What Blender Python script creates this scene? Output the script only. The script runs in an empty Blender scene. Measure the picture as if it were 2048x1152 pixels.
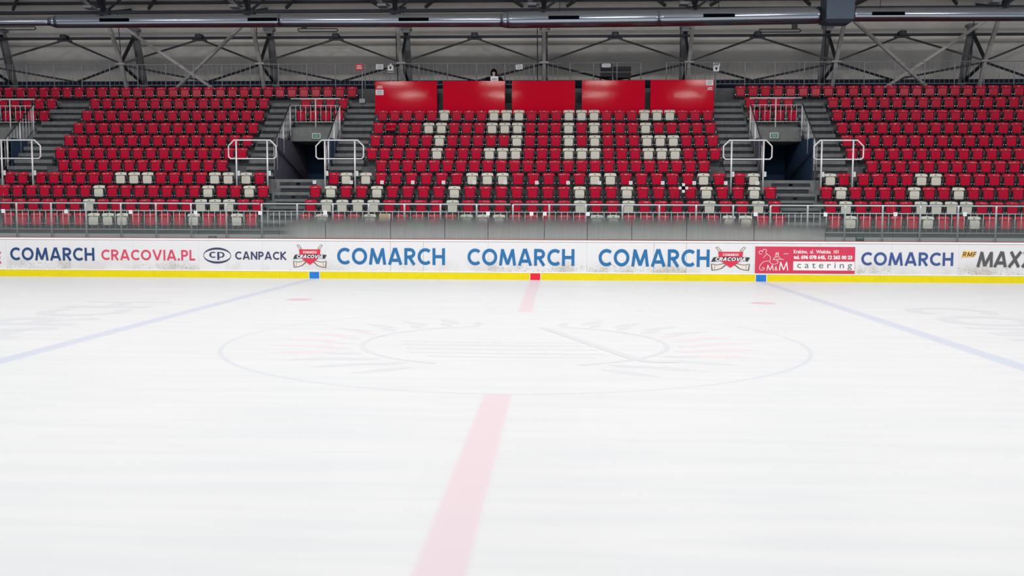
import bpy, math, random
from mathutils import Vector, Matrix

random.seed(7)
S = bpy.context.scene
COL = S.collection
PI = math.pi

# ------------------------------------------------------------------ camera
FPX = 1905.0
CAM = Vector((0.644, -15.065, 2.014))
YAW, PITCH, ROLL = -0.0464, 0.0771, 0.0039
FW = Vector((math.sin(YAW) * math.cos(PITCH), math.cos(YAW) * math.cos(PITCH), -math.sin(PITCH)))
RT0 = Vector((math.cos(YAW), -math.sin(YAW), 0))
UP0 = RT0.cross(FW)
RT = RT0 * math.cos(ROLL) + UP0 * math.sin(ROLL)
UP = -RT0 * math.sin(ROLL) + UP0 * math.cos(ROLL)
cd = bpy.data.cameras.new('camera')
cd.sensor_width = 36.0
cd.lens = FPX * 36.0 / 2048.0
cd.clip_end = 300
cam = bpy.data.objects.new('camera', cd)
COL.objects.link(cam)
cam.matrix_world = Matrix(((RT.x, UP.x, -FW.x, CAM.x), (RT.y, UP.y, -FW.y, CAM.y), (RT.z, UP.z, -FW.z, CAM.z), (0, 0, 0, 1)))
S.camera = cam

# ------------------------------------------------------------------ world, lamps, exposure
S.view_settings.view_transform = 'Standard'
S.view_settings.look = 'None'
S.view_settings.gamma = 1.0
S.view_settings.use_curve_mapping = False
S.view_settings.exposure = 0.0
W = bpy.data.worlds.new('world')
S.world = W
W.use_nodes = True
W.node_tree.nodes['Background'].inputs[0].default_value = (0.66, 0.77, 1.0, 1)
W.node_tree.nodes['Background'].inputs[1].default_value = 0.20

LAMP_W = 298.0
for ly, lw in ((-11.0, 0.86), (-4.5, 0.76), (2.0, 0.85), (8.5, 1.15)):
    for lx in (-26, -18, -10, -3.4, 3.4, 10, 18, 26):
        ld = bpy.data.lights.new('rink_lamp', 'AREA')
        ld.shape = 'RECTANGLE'
        ld.size, ld.size_y = 1.4, 0.5
        ld.energy = LAMP_W * lw
        ld.color = (1.0, 0.985, 0.965)
        ld.spread = math.radians(180)
        lo = bpy.data.objects.new('rink_lamp', ld)
        COL.objects.link(lo)
        lo.location = (lx, ly, 10.6)
        lo.rotation_euler = (math.radians(12 if ly > 8 else 0), 0, 0)


# ------------------------------------------------------------------ helpers
def at(px, py, Y):
    """The world point on the plane y = Y that a pixel of the 2048 x 1152 photograph shows."""
    d = FW + RT * ((px - 1024) / FPX) - UP * ((py - 576) / FPX)
    t = (Y - CAM.y) / d.y
    return CAM + d * t


class MB:
    def __init__(self):
        self.v, self.f, self.m, self.s = [], [], [], []

    def add(self, vs, fs, mat=0, smooth=False, xf=None):
        b = len(self.v)
        for p in vs:
            p = Vector(p)
            self.v.append(xf @ p if xf else p)
        for q in fs:
            self.f.append(tuple(b + i for i in q))
            self.m.append(mat)
            self.s.append(smooth)

    def box(self, x0, x1, y0, y1, z0, z1, mat=0, xf=None):
        vs = [(x0, y0, z0), (x1, y0, z0), (x1, y1, z0), (x0, y1, z0), (x0, y0, z1), (x1, y0, z1), (x1, y1, z1), (x0, y1, z1)]
        fs = [(0, 3, 2, 1), (4, 5, 6, 7), (0, 1, 5, 4), (1, 2, 6, 5), (2, 3, 7, 6), (3, 0, 4, 7)]
        self.add(vs, fs, mat, False, xf)

    def rbox(self, x0, x1, y0, y1, z0, z1, r, mat=0, n=3, axis='y', xf=None, inset=0.0):
        """A box with rounded corners in the plane across AXIS; inset chamfers the two ends."""
        def lim(a):
            if axis == 'y':
                return (x0, x1, z0, z1, y0, y1)
            if axis == 'z':
                return (x0, x1, y0, y1, z0, z1)
            return (y0, y1, z0, z1, x0, x1)
        a0, a1, b0, b1, c0, c1 = lim(axis)

        def ring(d):
            out = []
            for cx, cy, s in ((a1 - r, b1 - r, 0), (a0 + r, b1 - r, 1), (a0 + r, b0 + r, 2), (a1 - r, b0 + r, 3)):
                for k in range(n + 1):
                    t = (s + k / n) * PI / 2
                    out.append((cx + (r - d) * math.cos(t), cy + (r - d) * math.sin(t)))
            return out
        lev = [(c0, inset), (c0 + inset, 0), (c1 - inset, 0), (c1, inset)] if inset else [(c0, 0), (c1, 0)]
        vs = []
        for c, d in lev:
            for a, b in ring(d):
                vs.append((a, c, b) if axis == 'y' else (a, b, c) if axis == 'z' else (c, a, b))
        N = 4 * (n + 1)
        fs = [tuple(range(N)), tuple(range((len(lev) - 1) * N, len(lev) * N))]
        for k in range(len(lev) - 1):
            for i in range(N):
                j = (i + 1) % N
                fs.append((k * N + i, k * N + j, (k + 1) * N + j, (k + 1) * N + i))
        self.add(vs, fs, mat, False, xf)

    def tube(self, pts, r, n=8, mat=0, closed=False, caps=True, xf=None):
        pts = [Vector(p) for p in pts]
        k = len(pts)
        rings = []
        ref = None
        for i, p in enumerate(pts):
            if closed:
                a, b = pts[i - 1], pts[(i + 1) % k]
                d1, d2 = (p - a).normalized(), (b - p).normalized()
            else:
                d1 = (p - pts[i - 1]).normalized() if i else (pts[1] - p).normalized()
                d2 = (pts[i + 1] - p).normalized() if i < k - 1 else d1
            d = (d1 + d2)
            d = d.normalized() if d.length > 1e-6 else d1
            if ref is None:
                ref = Vector((0, 0, 1)) if abs(d.z) < 0.9 else Vector((1, 0, 0))
            u = (ref - d * ref.dot(d)).normalized()
            ref = u
            w = d.cross(u)
            s = 1.0 / max(0.5, d.dot(d1))
            rr = r[i] if isinstance(r, (list, tuple)) else r
            rings.append([p + (u * math.cos(2 * PI * j / n) + w * math.sin(2 * PI * j / n)) * rr * (s if 0 < i < k - 1 or closed else 1) for j in range(n)])
        vs = [q for rg in rings for q in rg]
        fs = []
        for i in range(k if closed else k - 1):
            i2 = (i + 1) % k
            for j in range(n):
                j2 = (j + 1) % n
                fs.append((i * n + j, i * n + j2, i2 * n + j2, i2 * n + j))
        self.add(vs, fs, mat, True, xf)
        if caps and not closed:
            b = len(self.v) - len(vs)
            self.f += [tuple(b + j for j in reversed(range(n))), tuple(b + (k - 1) * n + j for j in range(n))]
            self.m += [mat, mat]
            self.s += [False, False]

    def beam(self, p, q, wx, wy, mat=0, up=(0, 0, 1)):
        """A rectangular bar from P to Q."""
        p, q = Vector(p), Vector(q)
        d = (q - p).normalized()
        u = Vector(up)
        if abs(u.dot(d)) > 0.95:
            u = Vector((1, 0, 0))
        s = d.cross(u).normalized()
        u = s.cross(d)
        vs = []
        for c in (p, q):
            for a, b in ((-1, -1), (1, -1), (1, 1), (-1, 1)):
                vs.append(c + s * (a * wx / 2) + u * (b * wy / 2))
        self.add(vs, [(3, 2, 1, 0), (4, 5, 6, 7), (0, 1, 5, 4), (1, 2, 6, 5), (2, 3, 7, 6), (3, 0, 4, 7)], mat)

    def prism(self, poly, x0, x1, mat=0):
        """A polygon in (y, z) pulled along x."""
        n = len(poly)
        vs = [(x0, a, b) for a, b in poly] + [(x1, a, b) for a, b in poly]
        fs = [tuple(reversed(range(n))), tuple(range(n, 2 * n))] + [(i, (i + 1) % n, n + (i + 1) % n, n + i) for i in range(n)]
        self.add(vs, fs, mat)

    def flat(self, poly, y, mat=0, th=0.004):
        """A polygon in (x, z) facing -y, TH thick."""
        n = len(poly)
        area = sum(poly[i][0] * poly[(i + 1) % n][1] - poly[(i + 1) % n][0] * poly[i][1] for i in range(n))
        if area < 0:
            poly = poly[::-1]
        vs = [(a, y, b) for a, b in poly] + [(a, y - th, b) for a, b in poly]
        fs = [tuple(reversed(range(n))), tuple(range(n, 2 * n))] + [(i, (i + 1) % n, n + (i + 1) % n, n + i) for i in range(n)]
        self.add(vs, fs, mat)

    def ribbon(self, pts, w, put, mat=0, closed=False):
        """A band of width W along 2D points, each corner put into space by PUT(a, b)."""
        P = [Vector((p[0], p[1])) for p in pts]
        k = len(P)
        L, Rr = [], []
        for i, p in enumerate(P):
            if closed:
                d1, d2 = (p - P[i - 1]).normalized(), (P[(i + 1) % k] - p).normalized()
            else:
                d1 = (p - P[i - 1]).normalized() if i else (P[1] - p).normalized()
                d2 = (P[i + 1] - p).normalized() if i < k - 1 else d1
            d = d1 + d2
            d = d.normalized() if d.length > 1e-6 else d1
            nrm = Vector((-d.y, d.x))
            ww = w[i] if isinstance(w, (list, tuple)) else w
            s = ww / 2 / max(0.35, d.dot(d1))
            L.append(p + nrm * s)
            Rr.append(p - nrm * s)
        vs = [put(*q) for q in L] + [put(*q) for q in Rr]
        fs = []
        for i in range(k if closed else k - 1):
            j = (i + 1) % k
            fs.append((i, j, k + j, k + i))
        self.add(vs, fs, mat)

    def build(self, name, mats, parent=None, loc=None):
        me = bpy.data.meshes.new(name)
        me.from_pydata([tuple(p) for p in self.v], [], self.f)
        me.polygons.foreach_set('material_index', self.m)
        me.polygons.foreach_set('use_smooth', self.s)
        for m in (mats if isinstance(mats, (list, tuple)) else [mats]):
            me.materials.append(m)
        me.update()
        o = bpy.data.objects.new(name, me)
        COL.objects.link(o)
        if parent:
            o.parent = parent
        if loc:
            o.location = loc
        return o


def recalc(o):
    import bmesh
    bm = bmesh.new()
    bm.from_mesh(o.data)
    bmesh.ops.recalc_face_normals(bm, faces=bm.faces)
    bm.to_mesh(o.data)
    bm.free()
    return o


def empty(name, loc=(0, 0, 0), rz=0.0):
    o = bpy.data.objects.new(name, None)
    COL.objects.link(o)
    o.location = loc
    o.rotation_euler = (0, 0, rz)
    o.empty_display_size = 0.1
    return o


def tag(o, label, cat, group=None, kind=None):
    o['label'] = label
    o['category'] = cat
    if group:
        o['group'] = group
    if kind:
        o['kind'] = kind
    return o


def struct(o, label=None, cat=None):
    o['kind'] = 'structure'
    if label:
        o['label'] = label
        o['category'] = cat
    return o


def copy_tree(o, parent=None):
    c = o.copy()
    COL.objects.link(c)
    c.parent = parent
    for ch in KIDS.get(o.name, []):
        copy_tree(ch, c)
    return c


KIDS = {}


def note(o):
    KIDS[o.name] = list(o.children)
    for ch in o.children:
        note(ch)


ORD = ['first', 'second', 'third', 'fourth', 'fifth', 'sixth', 'seventh', 'eighth', 'ninth', 'tenth', 'eleventh', 'twelfth', 'thirteenth',
       'fourteenth', 'fifteenth', 'sixteenth', 'seventeenth', 'eighteenth', 'nineteenth', 'twentieth'] + \
      ['twenty-' + x for x in ('first', 'second', 'third', 'fourth', 'fifth', 'sixth', 'seventh', 'eighth', 'ninth')] + ['thirtieth', 'thirty-first']


# ------------------------------------------------------------------ materials
def lin(c):
    return tuple(((x / 255) / 12.92 if x / 255 <= 0.04045 else ((x / 255 + 0.055) / 1.055) ** 2.4) for x in c)


def mat(name, rgb, rough=0.5, metal=0.0, spec=0.5, noise=0.0, scale=8.0, bump=0.0, coat=0.0, stretch=(1, 1, 1), emit=None):
    """rgb: sRGB 0-255. NOISE mottles the colour, BUMP roughens the surface."""
    m = bpy.data.materials.new(name)
    m.use_nodes = True
    nt = m.node_tree
    b = nt.nodes['Principled BSDF']
    c = (*lin(rgb), 1)
    b.inputs['Base Color'].default_value = c
    b.inputs['Roughness'].default_value = rough
    b.inputs['Metallic'].default_value = metal
    b.inputs['Specular IOR Level'].default_value = spec
    b.inputs['Coat Weight'].default_value = coat
    if emit:
        b.inputs['Emission Color'].default_value = (*lin(emit[0]), 1)
        b.inputs['Emission Strength'].default_value = emit[1]
    if noise or bump:
        tc = nt.nodes.new('ShaderNodeNewGeometry')
        mp = nt.nodes.new('ShaderNodeMapping')
        mp.inputs['Scale'].default_value = stretch
        nt.links.new(tc.outputs['Position'], mp.inputs['Vector'])
        n = nt.nodes.new('ShaderNodeTexNoise')
        n.inputs['Scale'].default_value = scale
        n.inputs['Detail'].default_value = 5
        n.inputs['Roughness'].default_value = 0.65
        nt.links.new(mp.outputs[0], n.inputs['Vector'])
        if noise:
            r = nt.nodes.new('ShaderNodeMapRange')
            r.inputs['From Min'].default_value = 0.25
            r.inputs['From Max'].default_value = 0.75
            r.inputs['To Min'].default_value = 1 - noise
            r.inputs['To Max'].default_value = 1 + noise
            nt.links.new(n.outputs[0], r.inputs['Value'])
            h = nt.nodes.new('ShaderNodeHueSaturation')
            h.inputs['Color'].default_value = c
            nt.links.new(r.outputs[0], h.inputs['Value'])
            nt.links.new(h.outputs[0], b.inputs['Base Color'])
        if bump:
            bp = nt.nodes.new('ShaderNodeBump')
            bp.inputs['Strength'].default_value = bump
            bp.inputs['Distance'].default_value = 0.02
            nt.links.new(n.outputs[0], bp.inputs['Height'])
            nt.links.new(bp.outputs[0], b.inputs['Normal'])
    return m


class NG:
    """Small helper for maths in a node tree."""
    def __init__(self, nt):
        self.nt = nt

    def n(self, kind, **kw):
        x = self.nt.nodes.new(kind)
        for k, v in kw.items():
            setattr(x, k, v)
        return x

    def link(self, a, b):
        self.nt.links.new(a, b)

    def m(self, op, a, b=None, c=None):
        x = self.n('ShaderNodeMath', operation=op)
        for i, v in enumerate((a, b, c)):
            if v is None:
                continue
            if isinstance(v, (int, float)):
                x.inputs[i].default_value = v
            else:
                self.link(v, x.inputs[i])
        return x.outputs[0]

    def rng(self, v, a, b, c=0.0, d=1.0, smooth=True):
        x = self.n('ShaderNodeMapRange')
        if smooth:
            x.interpolation_type = 'SMOOTHSTEP'
        self.link(v, x.inputs['Value'])
        for k, t in (('From Min', a), ('From Max', b), ('To Min', c), ('To Max', d)):
            x.inputs[k].default_value = t
        return x.outputs[0]

    def mix(self, f, a, b):
        x = self.n('ShaderNodeMix', data_type='RGBA')
        if isinstance(f, (int, float)):
            x.inputs[0].default_value = f
        else:
            self.link(f, x.inputs[0])
        for s, v in ((x.inputs[6], a), (x.inputs[7], b)):
            if isinstance(v, tuple):
                s.default_value = (*v, 1)
            else:
                self.link(v, s)
        return x.outputs[2]


BLUE_X, RINK_Y = 6.89, 14.28


def ice_material():
    m = bpy.data.materials.new('ice')
    m.use_nodes = True
    nt = m.node_tree
    g = NG(nt)
    b = nt.nodes['Principled BSDF']
    geo = g.n('ShaderNodeNewGeometry')
    sep = g.n('ShaderNodeSeparateXYZ')
    g.link(geo.outputs['Position'], sep.inputs[0])
    x, y = sep.outputs[0], sep.outputs[1]
    wob = g.n('ShaderNodeTexNoise')
    wob.inputs['Scale'].default_value = 2.0
    g.link(geo.outputs['Position'], wob.inputs['Vector'])
    ax = g.m('ABSOLUTE', x)
    r = g.m('SQRT', g.m('ADD', g.m('MULTIPLY', x, x), g.m('MULTIPLY', y, y)))
    red = g.m('MULTIPLY', g.rng(ax, 0.185, 0.12), g.rng(r, 4.49, 4.53))
    blue = g.rng(g.m('ABSOLUTE', g.m('SUBTRACT', ax, BLUE_X)), 0.18, 0.11)
    ring = g.rng(g.m('ABSOLUTE', g.m('SUBTRACT', r, 4.5)), 0.05, 0.02)
    y2 = g.m('SUBTRACT', y, RINK_Y)
    rc = g.m('SQRT', g.m('ADD', g.m('MULTIPLY', x, x), g.m('MULTIPLY', y2, y2)))
    crease = g.rng(g.m('ABSOLUTE', g.m('SUBTRACT', rc, 3.0)), 0.06, 0.02)
    dx, dy = g.m('SUBTRACT', ax, BLUE_X - 1.5), g.m('SUBTRACT', g.m('ABSOLUTE', y), 7.0)
    dot = g.rng(g.m('SQRT', g.m('ADD', g.m('MULTIPLY', dx, dx), g.m('MULTIPLY', dy, dy))), 0.36, 0.24)
    # skate scratches and frosty mottling
    mp = g.n('ShaderNodeMapping')
    mp.inputs['Scale'].default_value = (0.22, 2.2, 1)
    g.link(geo.outputs['Position'], mp.inputs['Vector'])
    n1 = g.n('ShaderNodeTexNoise')
    n1.inputs['Scale'].default_value = 1.6
    n1.inputs['Detail'].default_value = 4
    g.link(mp.outputs[0], n1.inputs['Vector'])
    base = g.mix(g.rng(n1.outputs[0], 0.35, 0.65), lin((203, 206, 209)), lin((208, 210, 212)))
    c = g.mix(g.m('MULTIPLY', ring, 0.5), base, lin((184, 190, 204)))
    c = g.mix(g.m('MULTIPLY', crease, 0.4), c, lin((178, 181, 188)))
    c = g.mix(g.m('MULTIPLY', red, 0.9), c, lin((208, 192, 199)))
    c = g.mix(g.m('MULTIPLY', blue, 0.85), c, lin((186, 192, 208)))
    c = g.mix(g.m('MULTIPLY', dot, 0.85), c, lin((206, 172, 182)))
    g.link(c, b.inputs['Base Color'])
    b.inputs['Roughness'].default_value = 0.42
    b.inputs['Specular IOR Level'].default_value = 0.14
    sc = g.n('ShaderNodeTexNoise')
    sc.inputs['Scale'].default_value = 30
    sc.inputs['Detail'].default_value = 6
    g.link(mp.outputs[0], sc.inputs['Vector'])
    bp = g.n('ShaderNodeBump')
    bp.inputs['Strength'].default_value = 0.06
    g.link(sc.outputs[0], bp.inputs['Height'])
    g.link(bp.outputs[0], b.inputs['Normal'])
    return m


def board_material(name, dirt):
    m = bpy.data.materials.new(name)
    m.use_nodes = True
    nt = m.node_tree
    g = NG(nt)
    b = nt.nodes['Principled BSDF']
    geo = g.n('ShaderNodeNewGeometry')
    sep = g.n('ShaderNodeSeparateXYZ')
    g.link(geo.outputs['Position'], sep.inputs[0])
    mp = g.n('ShaderNodeMapping')
    mp.inputs['Scale'].default_value = (0.55, 1, 1.6)
    g.link(geo.outputs['Position'], mp.inputs['Vector'])
    n1 = g.n('ShaderNodeTexNoise')
    n1.inputs['Scale'].default_value = 26
    n1.inputs['Detail'].default_value = 8
    n1.inputs['Roughness'].default_value = 0.72
    g.link(mp.outputs[0], n1.inputs['Vector'])
    n2 = g.n('ShaderNodeTexNoise')
    n2.inputs['Scale'].default_value = 1.3
    g.link(geo.outputs['Position'], n2.inputs['Vector'])
    low = g.rng(sep.outputs[2], 0.75, 0.28)          # puck and blade marks sit low on the boards
    k = g.m('ADD', g.m('MULTIPLY', low, 0.115 * dirt), g.m('MULTIPLY', g.rng(n2.outputs[0], 0.4, 0.7), 0.03 * dirt))
    mask = g.rng(g.m('ADD', n1.outputs[0], k), 0.64, 0.72)
    c = g.mix(g.m('MULTIPLY', mask, 0.6), lin((224, 224, 227)), lin((92, 84, 74)))
    smear = g.m('MULTIPLY', g.m('MULTIPLY', low, g.rng(n2.outputs[0], 0.42, 0.62)), 0.5 * dirt)
    c = g.mix(smear, c, lin((176, 168, 152)))
    g.link(c, b.inputs['Base Color'])
    b.inputs['Roughness'].default_value = 0.38
    b.inputs['Specular IOR Level'].default_value = 0.3
    return m


def glass_material(name, frost):
    m = bpy.data.materials.new(name)
    m.use_nodes = True
    nt = m.node_tree
    g = NG(nt)
    nt.nodes.remove(nt.nodes['Principled BSDF'])
    out = nt.nodes['Material Output']
    tr = g.n('ShaderNodeBsdfTransparent')
    tr.inputs[0].default_value = (0.93, 0.955, 0.95, 1)
    gl = g.n('ShaderNodeBsdfGlossy')
    gl.inputs['Roughness'].default_value = 0.04
    gl.inputs[0].default_value = (0.9, 0.95, 0.95, 1)
    fr = g.n('ShaderNodeFresnel')
    fr.inputs[0].default_value = 1.3
    mx = g.n('ShaderNodeMixShader')
    g.link(fr.outputs[0], mx.inputs[0])
    g.link(tr.outputs[0], mx.inputs[1])
    g.link(gl.outputs[0], mx.inputs[2])
    last = mx.outputs[0]
    # scuffed, slightly misted lower part of every pane
    geo = g.n('ShaderNodeNewGeometry')
    sep = g.n('ShaderNodeSeparateXYZ')
    g.link(geo.outputs['Position'], sep.inputs[0])
    hz = g.n('ShaderNodeBsdfDiffuse')
    hz.inputs[0].default_value = (0.72, 0.76, 0.74, 1)
    mh = g.n('ShaderNodeMixShader')
    g.link(g.rng(sep.outputs[2], 2.15, 1.7, 0.0, 0.055), mh.inputs[0])
    g.link(last, mh.inputs[1])
    g.link(hz.outputs[0], mh.inputs[2])
    last = mh.outputs[0]
    if frost:
        nz = g.n('ShaderNodeTexNoise')
        nz.inputs['Scale'].default_value = 1.1
        nz.inputs['Detail'].default_value = 6
        g.link(geo.outputs['Position'], nz.inputs['Vector'])
        mp = g.n('ShaderNodeMapping')
        mp.inputs['Scale'].default_value = (9, 1, 0.8)
        g.link(geo.outputs['Position'], mp.inputs['Vector'])
        n2 = g.n('ShaderNodeTexNoise')
        n2.inputs['Scale'].default_value = 1.5
        n2.inputs['Detail'].default_value = 5
        g.link(mp.outputs[0], n2.inputs['Vector'])
        zz = g.m('ADD', sep.outputs[2], g.m('MULTIPLY', g.m('SUBTRACT', nz.outputs[0], 0.5), 0.25))
        side = g.m('MULTIPLY', g.rng(sep.outputs[0], -8.1, -7.2), g.rng(sep.outputs[0], 10.2, 7.4))
        edge = g.rng(sep.outputs[0], 5.0, 8.0, 0.0, 0.22)
        zz = g.m('ADD', zz, edge)
        a = g.m('MULTIPLY', g.rng(zz, 2.06, 1.60), side)
        a = g.m('MULTIPLY', a, g.rng(n2.outputs[0], 0.3, 0.7, 0.86, 0.97))
        # frost runs down in streaks and is thicker near the sill
        col = g.mix(g.rng(sep.outputs[2], 1.3, 1.9), lin((186, 190, 188)), g.mix(g.rng(nz.outputs[0], 0.4, 0.6), lin((128, 140, 136)), lin((140, 128, 134))))
        df = g.n('ShaderNodeBsdfDiffuse')
        g.link(col, df.inputs[0])
        tl = g.n('ShaderNodeBsdfTranslucent')
        g.link(col, tl.inputs[0])
        m2 = g.n('ShaderNodeMixShader')
        m2.inputs[0].default_value = 0.5
        g.link(df.outputs[0], m2.inputs[1])
        g.link(tl.outputs[0], m2.inputs[2])
        m3 = g.n('ShaderNodeMixShader')
        g.link(a, m3.inputs[0])
        g.link(last, m3.inputs[1])
        g.link(m2.outputs[0], m3.inputs[2])
        last = m3.outputs[0]
    g.link(last, out.inputs['Surface'])
    return m


M = {}
M['ice'] = ice_material()
M['board'] = board_material('board_white', 0.45)
M['board_dirty'] = board_material('board_scuffed', 1.0)
M['kick'] = mat('kick_yellow', (228, 210, 14), 0.45, spec=0.25, noise=0.06, scale=6)
M['cap'] = mat('cap_white', (240, 238, 238), 0.35)
M['capred'] = mat('cap_red', (150, 30, 32), 0.4)
M['markblue'] = mat('marker_blue', (24, 120, 205), 0.4)
M['markred'] = mat('marker_red', (225, 20, 50), 0.4)
M['glass'] = glass_material('clear_glass', False)
M['frost'] = glass_material('frosted_glass', True)
M['concrete'] = mat('concrete', (92, 94, 97), 0.85, spec=0.2, noise=0.22, scale=5, bump=0.25)
M['concrete_pale'] = mat('concrete_pale', (116, 118, 118), 0.85, spec=0.2, noise=0.2, scale=4, bump=0.2)
M['step'] = mat('step_concrete', (92, 94, 97), 0.9, spec=0.15, noise=0.28, scale=7, bump=0.3)
M['galv'] = mat('galvanised_steel', (216, 218, 222), 0.35, metal=0.15, noise=0.08, scale=20)
M['galvpaint'] = mat('grey_painted_steel', (146, 148, 156), 0.5, metal=0.1)
M['white_tube'] = mat('bright_steel_tube', (222, 223, 225), 0.35, metal=0.2)
M['strut'] = mat('pale_grey_steel', (172, 168, 166), 0.55, metal=0.1)
M['dark_steel'] = mat('dark_steel', (44, 48, 58), 0.55, metal=0.2)
M['purlin'] = mat('purlin_steel', (70, 70, 72), 0.6, metal=0.1)
M['panel_wall'] = mat('wall_panel', (234, 230, 223), 0.7, spec=0.2, noise=0.05, scale=3)
M['roof'] = mat('roof_panel', (232, 227, 219), 0.75, spec=0.2, noise=0.07, scale=2)
M['foot_shade_and_dark_paint'] = mat('foot_shade_and_dark_paint', (48, 58, 76), 0.85, spec=0.2)
M['duct'] = mat('duct_zinc', (158, 165, 176), 0.19, metal=1.0)
M['ductbox'] = mat('duct_box', (84, 96, 110), 0.5, metal=0.6)
M['black'] = mat('black', (6, 7, 9), 0.9, spec=0.05)
M['navy'] = mat('navy_wall', (44, 66, 94), 0.8, spec=0.2)
M['passage'] = mat('passage_wall', (92, 92, 106), 0.85, spec=0.2, noise=0.08, scale=3)
M['column'] = mat('column_steel', (142, 143, 146), 0.6, metal=0.1)
M['tagprint'] = mat('tag_print', (196, 203, 214), 0.7)
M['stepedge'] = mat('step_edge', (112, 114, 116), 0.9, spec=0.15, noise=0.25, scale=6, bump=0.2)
M['stepdark'] = mat('step_recess_shade', (58, 61, 66), 0.9, spec=0.1, noise=0.3, scale=6)  # darker concrete colour holds the shade of the recess under each slab
M['seatred'] = mat('seat_red', (186, 5, 46), 0.15, spec=0.45)
M['seatwhite'] = mat('seat_white', (208, 204, 192), 0.28, spec=0.4)
M['bracket'] = mat('bracket_dark', (50, 48, 54), 0.5, metal=0.4)
M['bolt'] = mat('bolt_bright', (215, 215, 218), 0.3, metal=0.7)
M['plate'] = mat('number_plate', (60, 58, 60), 0.22, metal=0.5)
M['plateglint'] = mat('number_plate_glint', (214, 150, 164), 0.3)  # red seats' plates: the lamp glint is put into this pale pink
M['screen'] = mat('screen_red', (198, 3, 38), 0.06, spec=0.2, bump=0.035, scale=2.2, stretch=(6, 1, 1))
M['paper'] = mat('white_paper', (225, 226, 228), 0.7)
M['print'] = mat('print_grey', (140, 144, 150), 0.7)
M['signred'] = mat('sign_red', (200, 16, 44), 0.45)
M['green'] = mat('exit_green', (10, 60, 42), 0.4)
M['greenlite'] = mat('exit_lettering', (120, 190, 150), 0.5)
M['navyink'] = mat('lettering_navy', (56, 62, 98), 0.5)
M['inkblue'] = mat('lettering_blue', (28, 108, 164), 0.5)
M['inkdkblue'] = mat('lettering_dark_blue', (32, 66, 118), 0.5)
M['inkmid'] = mat('lettering_mid_blue', (56, 82, 142), 0.5)
M['inkrose'] = mat('lettering_rose', (212, 70, 98), 0.5)
M['inkred'] = mat('lettering_red', (216, 44, 72), 0.5)
M['bannerred'] = mat('banner_rose', (206, 52, 84), 0.5, noise=0.06, scale=8)
M['inkwhite'] = mat('lettering_white', (236, 234, 236), 0.5)
M['inkgrey'] = mat('lettering_grey', (84, 84, 88), 0.5)
M['inkdark'] = mat('lettering_charcoal', (50, 52, 58), 0.5)
M['inkyellow'] = mat('lettering_amber', (250, 206, 120), 0.5)
M['inkbrown'] = mat('lettering_brown', (92, 66, 20), 0.5)
M['wood'] = mat('stick_wood', (228, 216, 204), 0.5)
M['icegrey'] = mat('ice_grey_paint', (195, 198, 203), 0.5, spec=0.2)
M['icepink'] = mat('ice_pink_paint', (206, 197, 201), 0.5, spec=0.2)
M['tanface'] = mat('tan_face', (205, 178, 140), 0.7, noise=0.1, scale=20)
M['skin'] = mat('skin', (240, 200, 182), 0.5)
M['lips'] = mat('lips', (190, 120, 112), 0.5)
M['cloth'] = mat('black_cloth', (14, 15, 20), 0.85, spec=0.2)
M['chair'] = mat('dark_chair', (24, 28, 38), 0.6)

# ------------------------------------------------------------------ lettering
def arc(cx, cy, rx, ry, a0, a1, n=18):
    return [(cx + rx * math.cos(math.radians(a0 + (a1 - a0) * i / n)), cy + ry * math.sin(math.radians(a0 + (a1 - a0) * i / n))) for i in range(n + 1)]


SW = 0.19
H = SW / 2
GLYPH = {
    'C': (0.82, [arc(0.5, 0.5, 0.5 - H, 0.5 - H, 48, 312)]),
    'O': (0.98, [arc(0.49, 0.5, 0.49 - H, 0.5 - H, 0, 360, 30)]),
    'M': (1.08, [[(0.08, 0), (0.22, 1 - H * 0.2)], [(0.22, 1 - H), (0.54, 0.06)], [(0.54, 0.06), (0.86, 1 - H)], [(0.86, 1 - H * 0.2), (1.0, 0)]]),
    'A': (0.92, [[(0.09, 0), (0.44, 1)], [(0.48, 1), (0.83, 0)], [(0.22, 0.27), (0.70, 0.27)]]),
    'R': (0.72, [[(H, 0), (H, 1)], [(H, 1 - H), (0.36, 1 - H)] + arc(0.36, 0.69, 0.25, 0.31 - H, 85, -85, 10) + [(H, 0.46)], [(0.32, 0.46), (0.64, 0)]]),
    'H': (0.80, [[(H, 0), (H, 1)], [(0.8 - H, 0), (0.8 - H, 1)], [(H, 0.5), (0.8 - H, 0.5)]]),
    'V': (0.92, [[(0.09, 1), (0.45, 0.02)], [(0.47, 0.02), (0.83, 1)]]),
    'I': (0.18, [[(0.09, 0), (0.09, 1)]]),
    'P': (0.66, [[(H, 0), (H, 1)], [(H, 1 - H), (0.34, 1 - H)] + arc(0.34, 0.68, 0.24, 0.32 - H, 85, -85, 10) + [(H, 0.44)]]),
    'L': (0.54, [[(H, 0), (H, 1)], [(H, H), (0.54, H)]]),
    '.': (0.2, [[(0.1, 0), (0.1, 0.2)]]),
    'N': (0.82, [[(H, 0), (H, 1)], [(H, 0.97), (0.82 - H, 0.03)], [(0.82 - H, 0), (0.82 - H, 1)]]),
    'K': (0.78, [[(H, 0), (H, 1)], [(0.68, 1), (0.16, 0.5)], [(0.20, 0.5), (0.72, 0)]]),
    'X': (0.86, [[(0.09, 1), (0.77, 0)], [(0.77, 1), (0.09, 0)]]),
    'E': (0.6, [[(H, 0), (H, 1)], [(H, 1 - H), (0.6, 1 - H)], [(H, 0.5), (0.56, 0.5)], [(H, H), (0.6, H)]]),
    'F': (0.56, [[(H, 0), (H, 1)], [(H, 1 - H), (0.56, 1 - H)], [(H, 0.48), (0.52, 0.48)]]),
}


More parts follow.
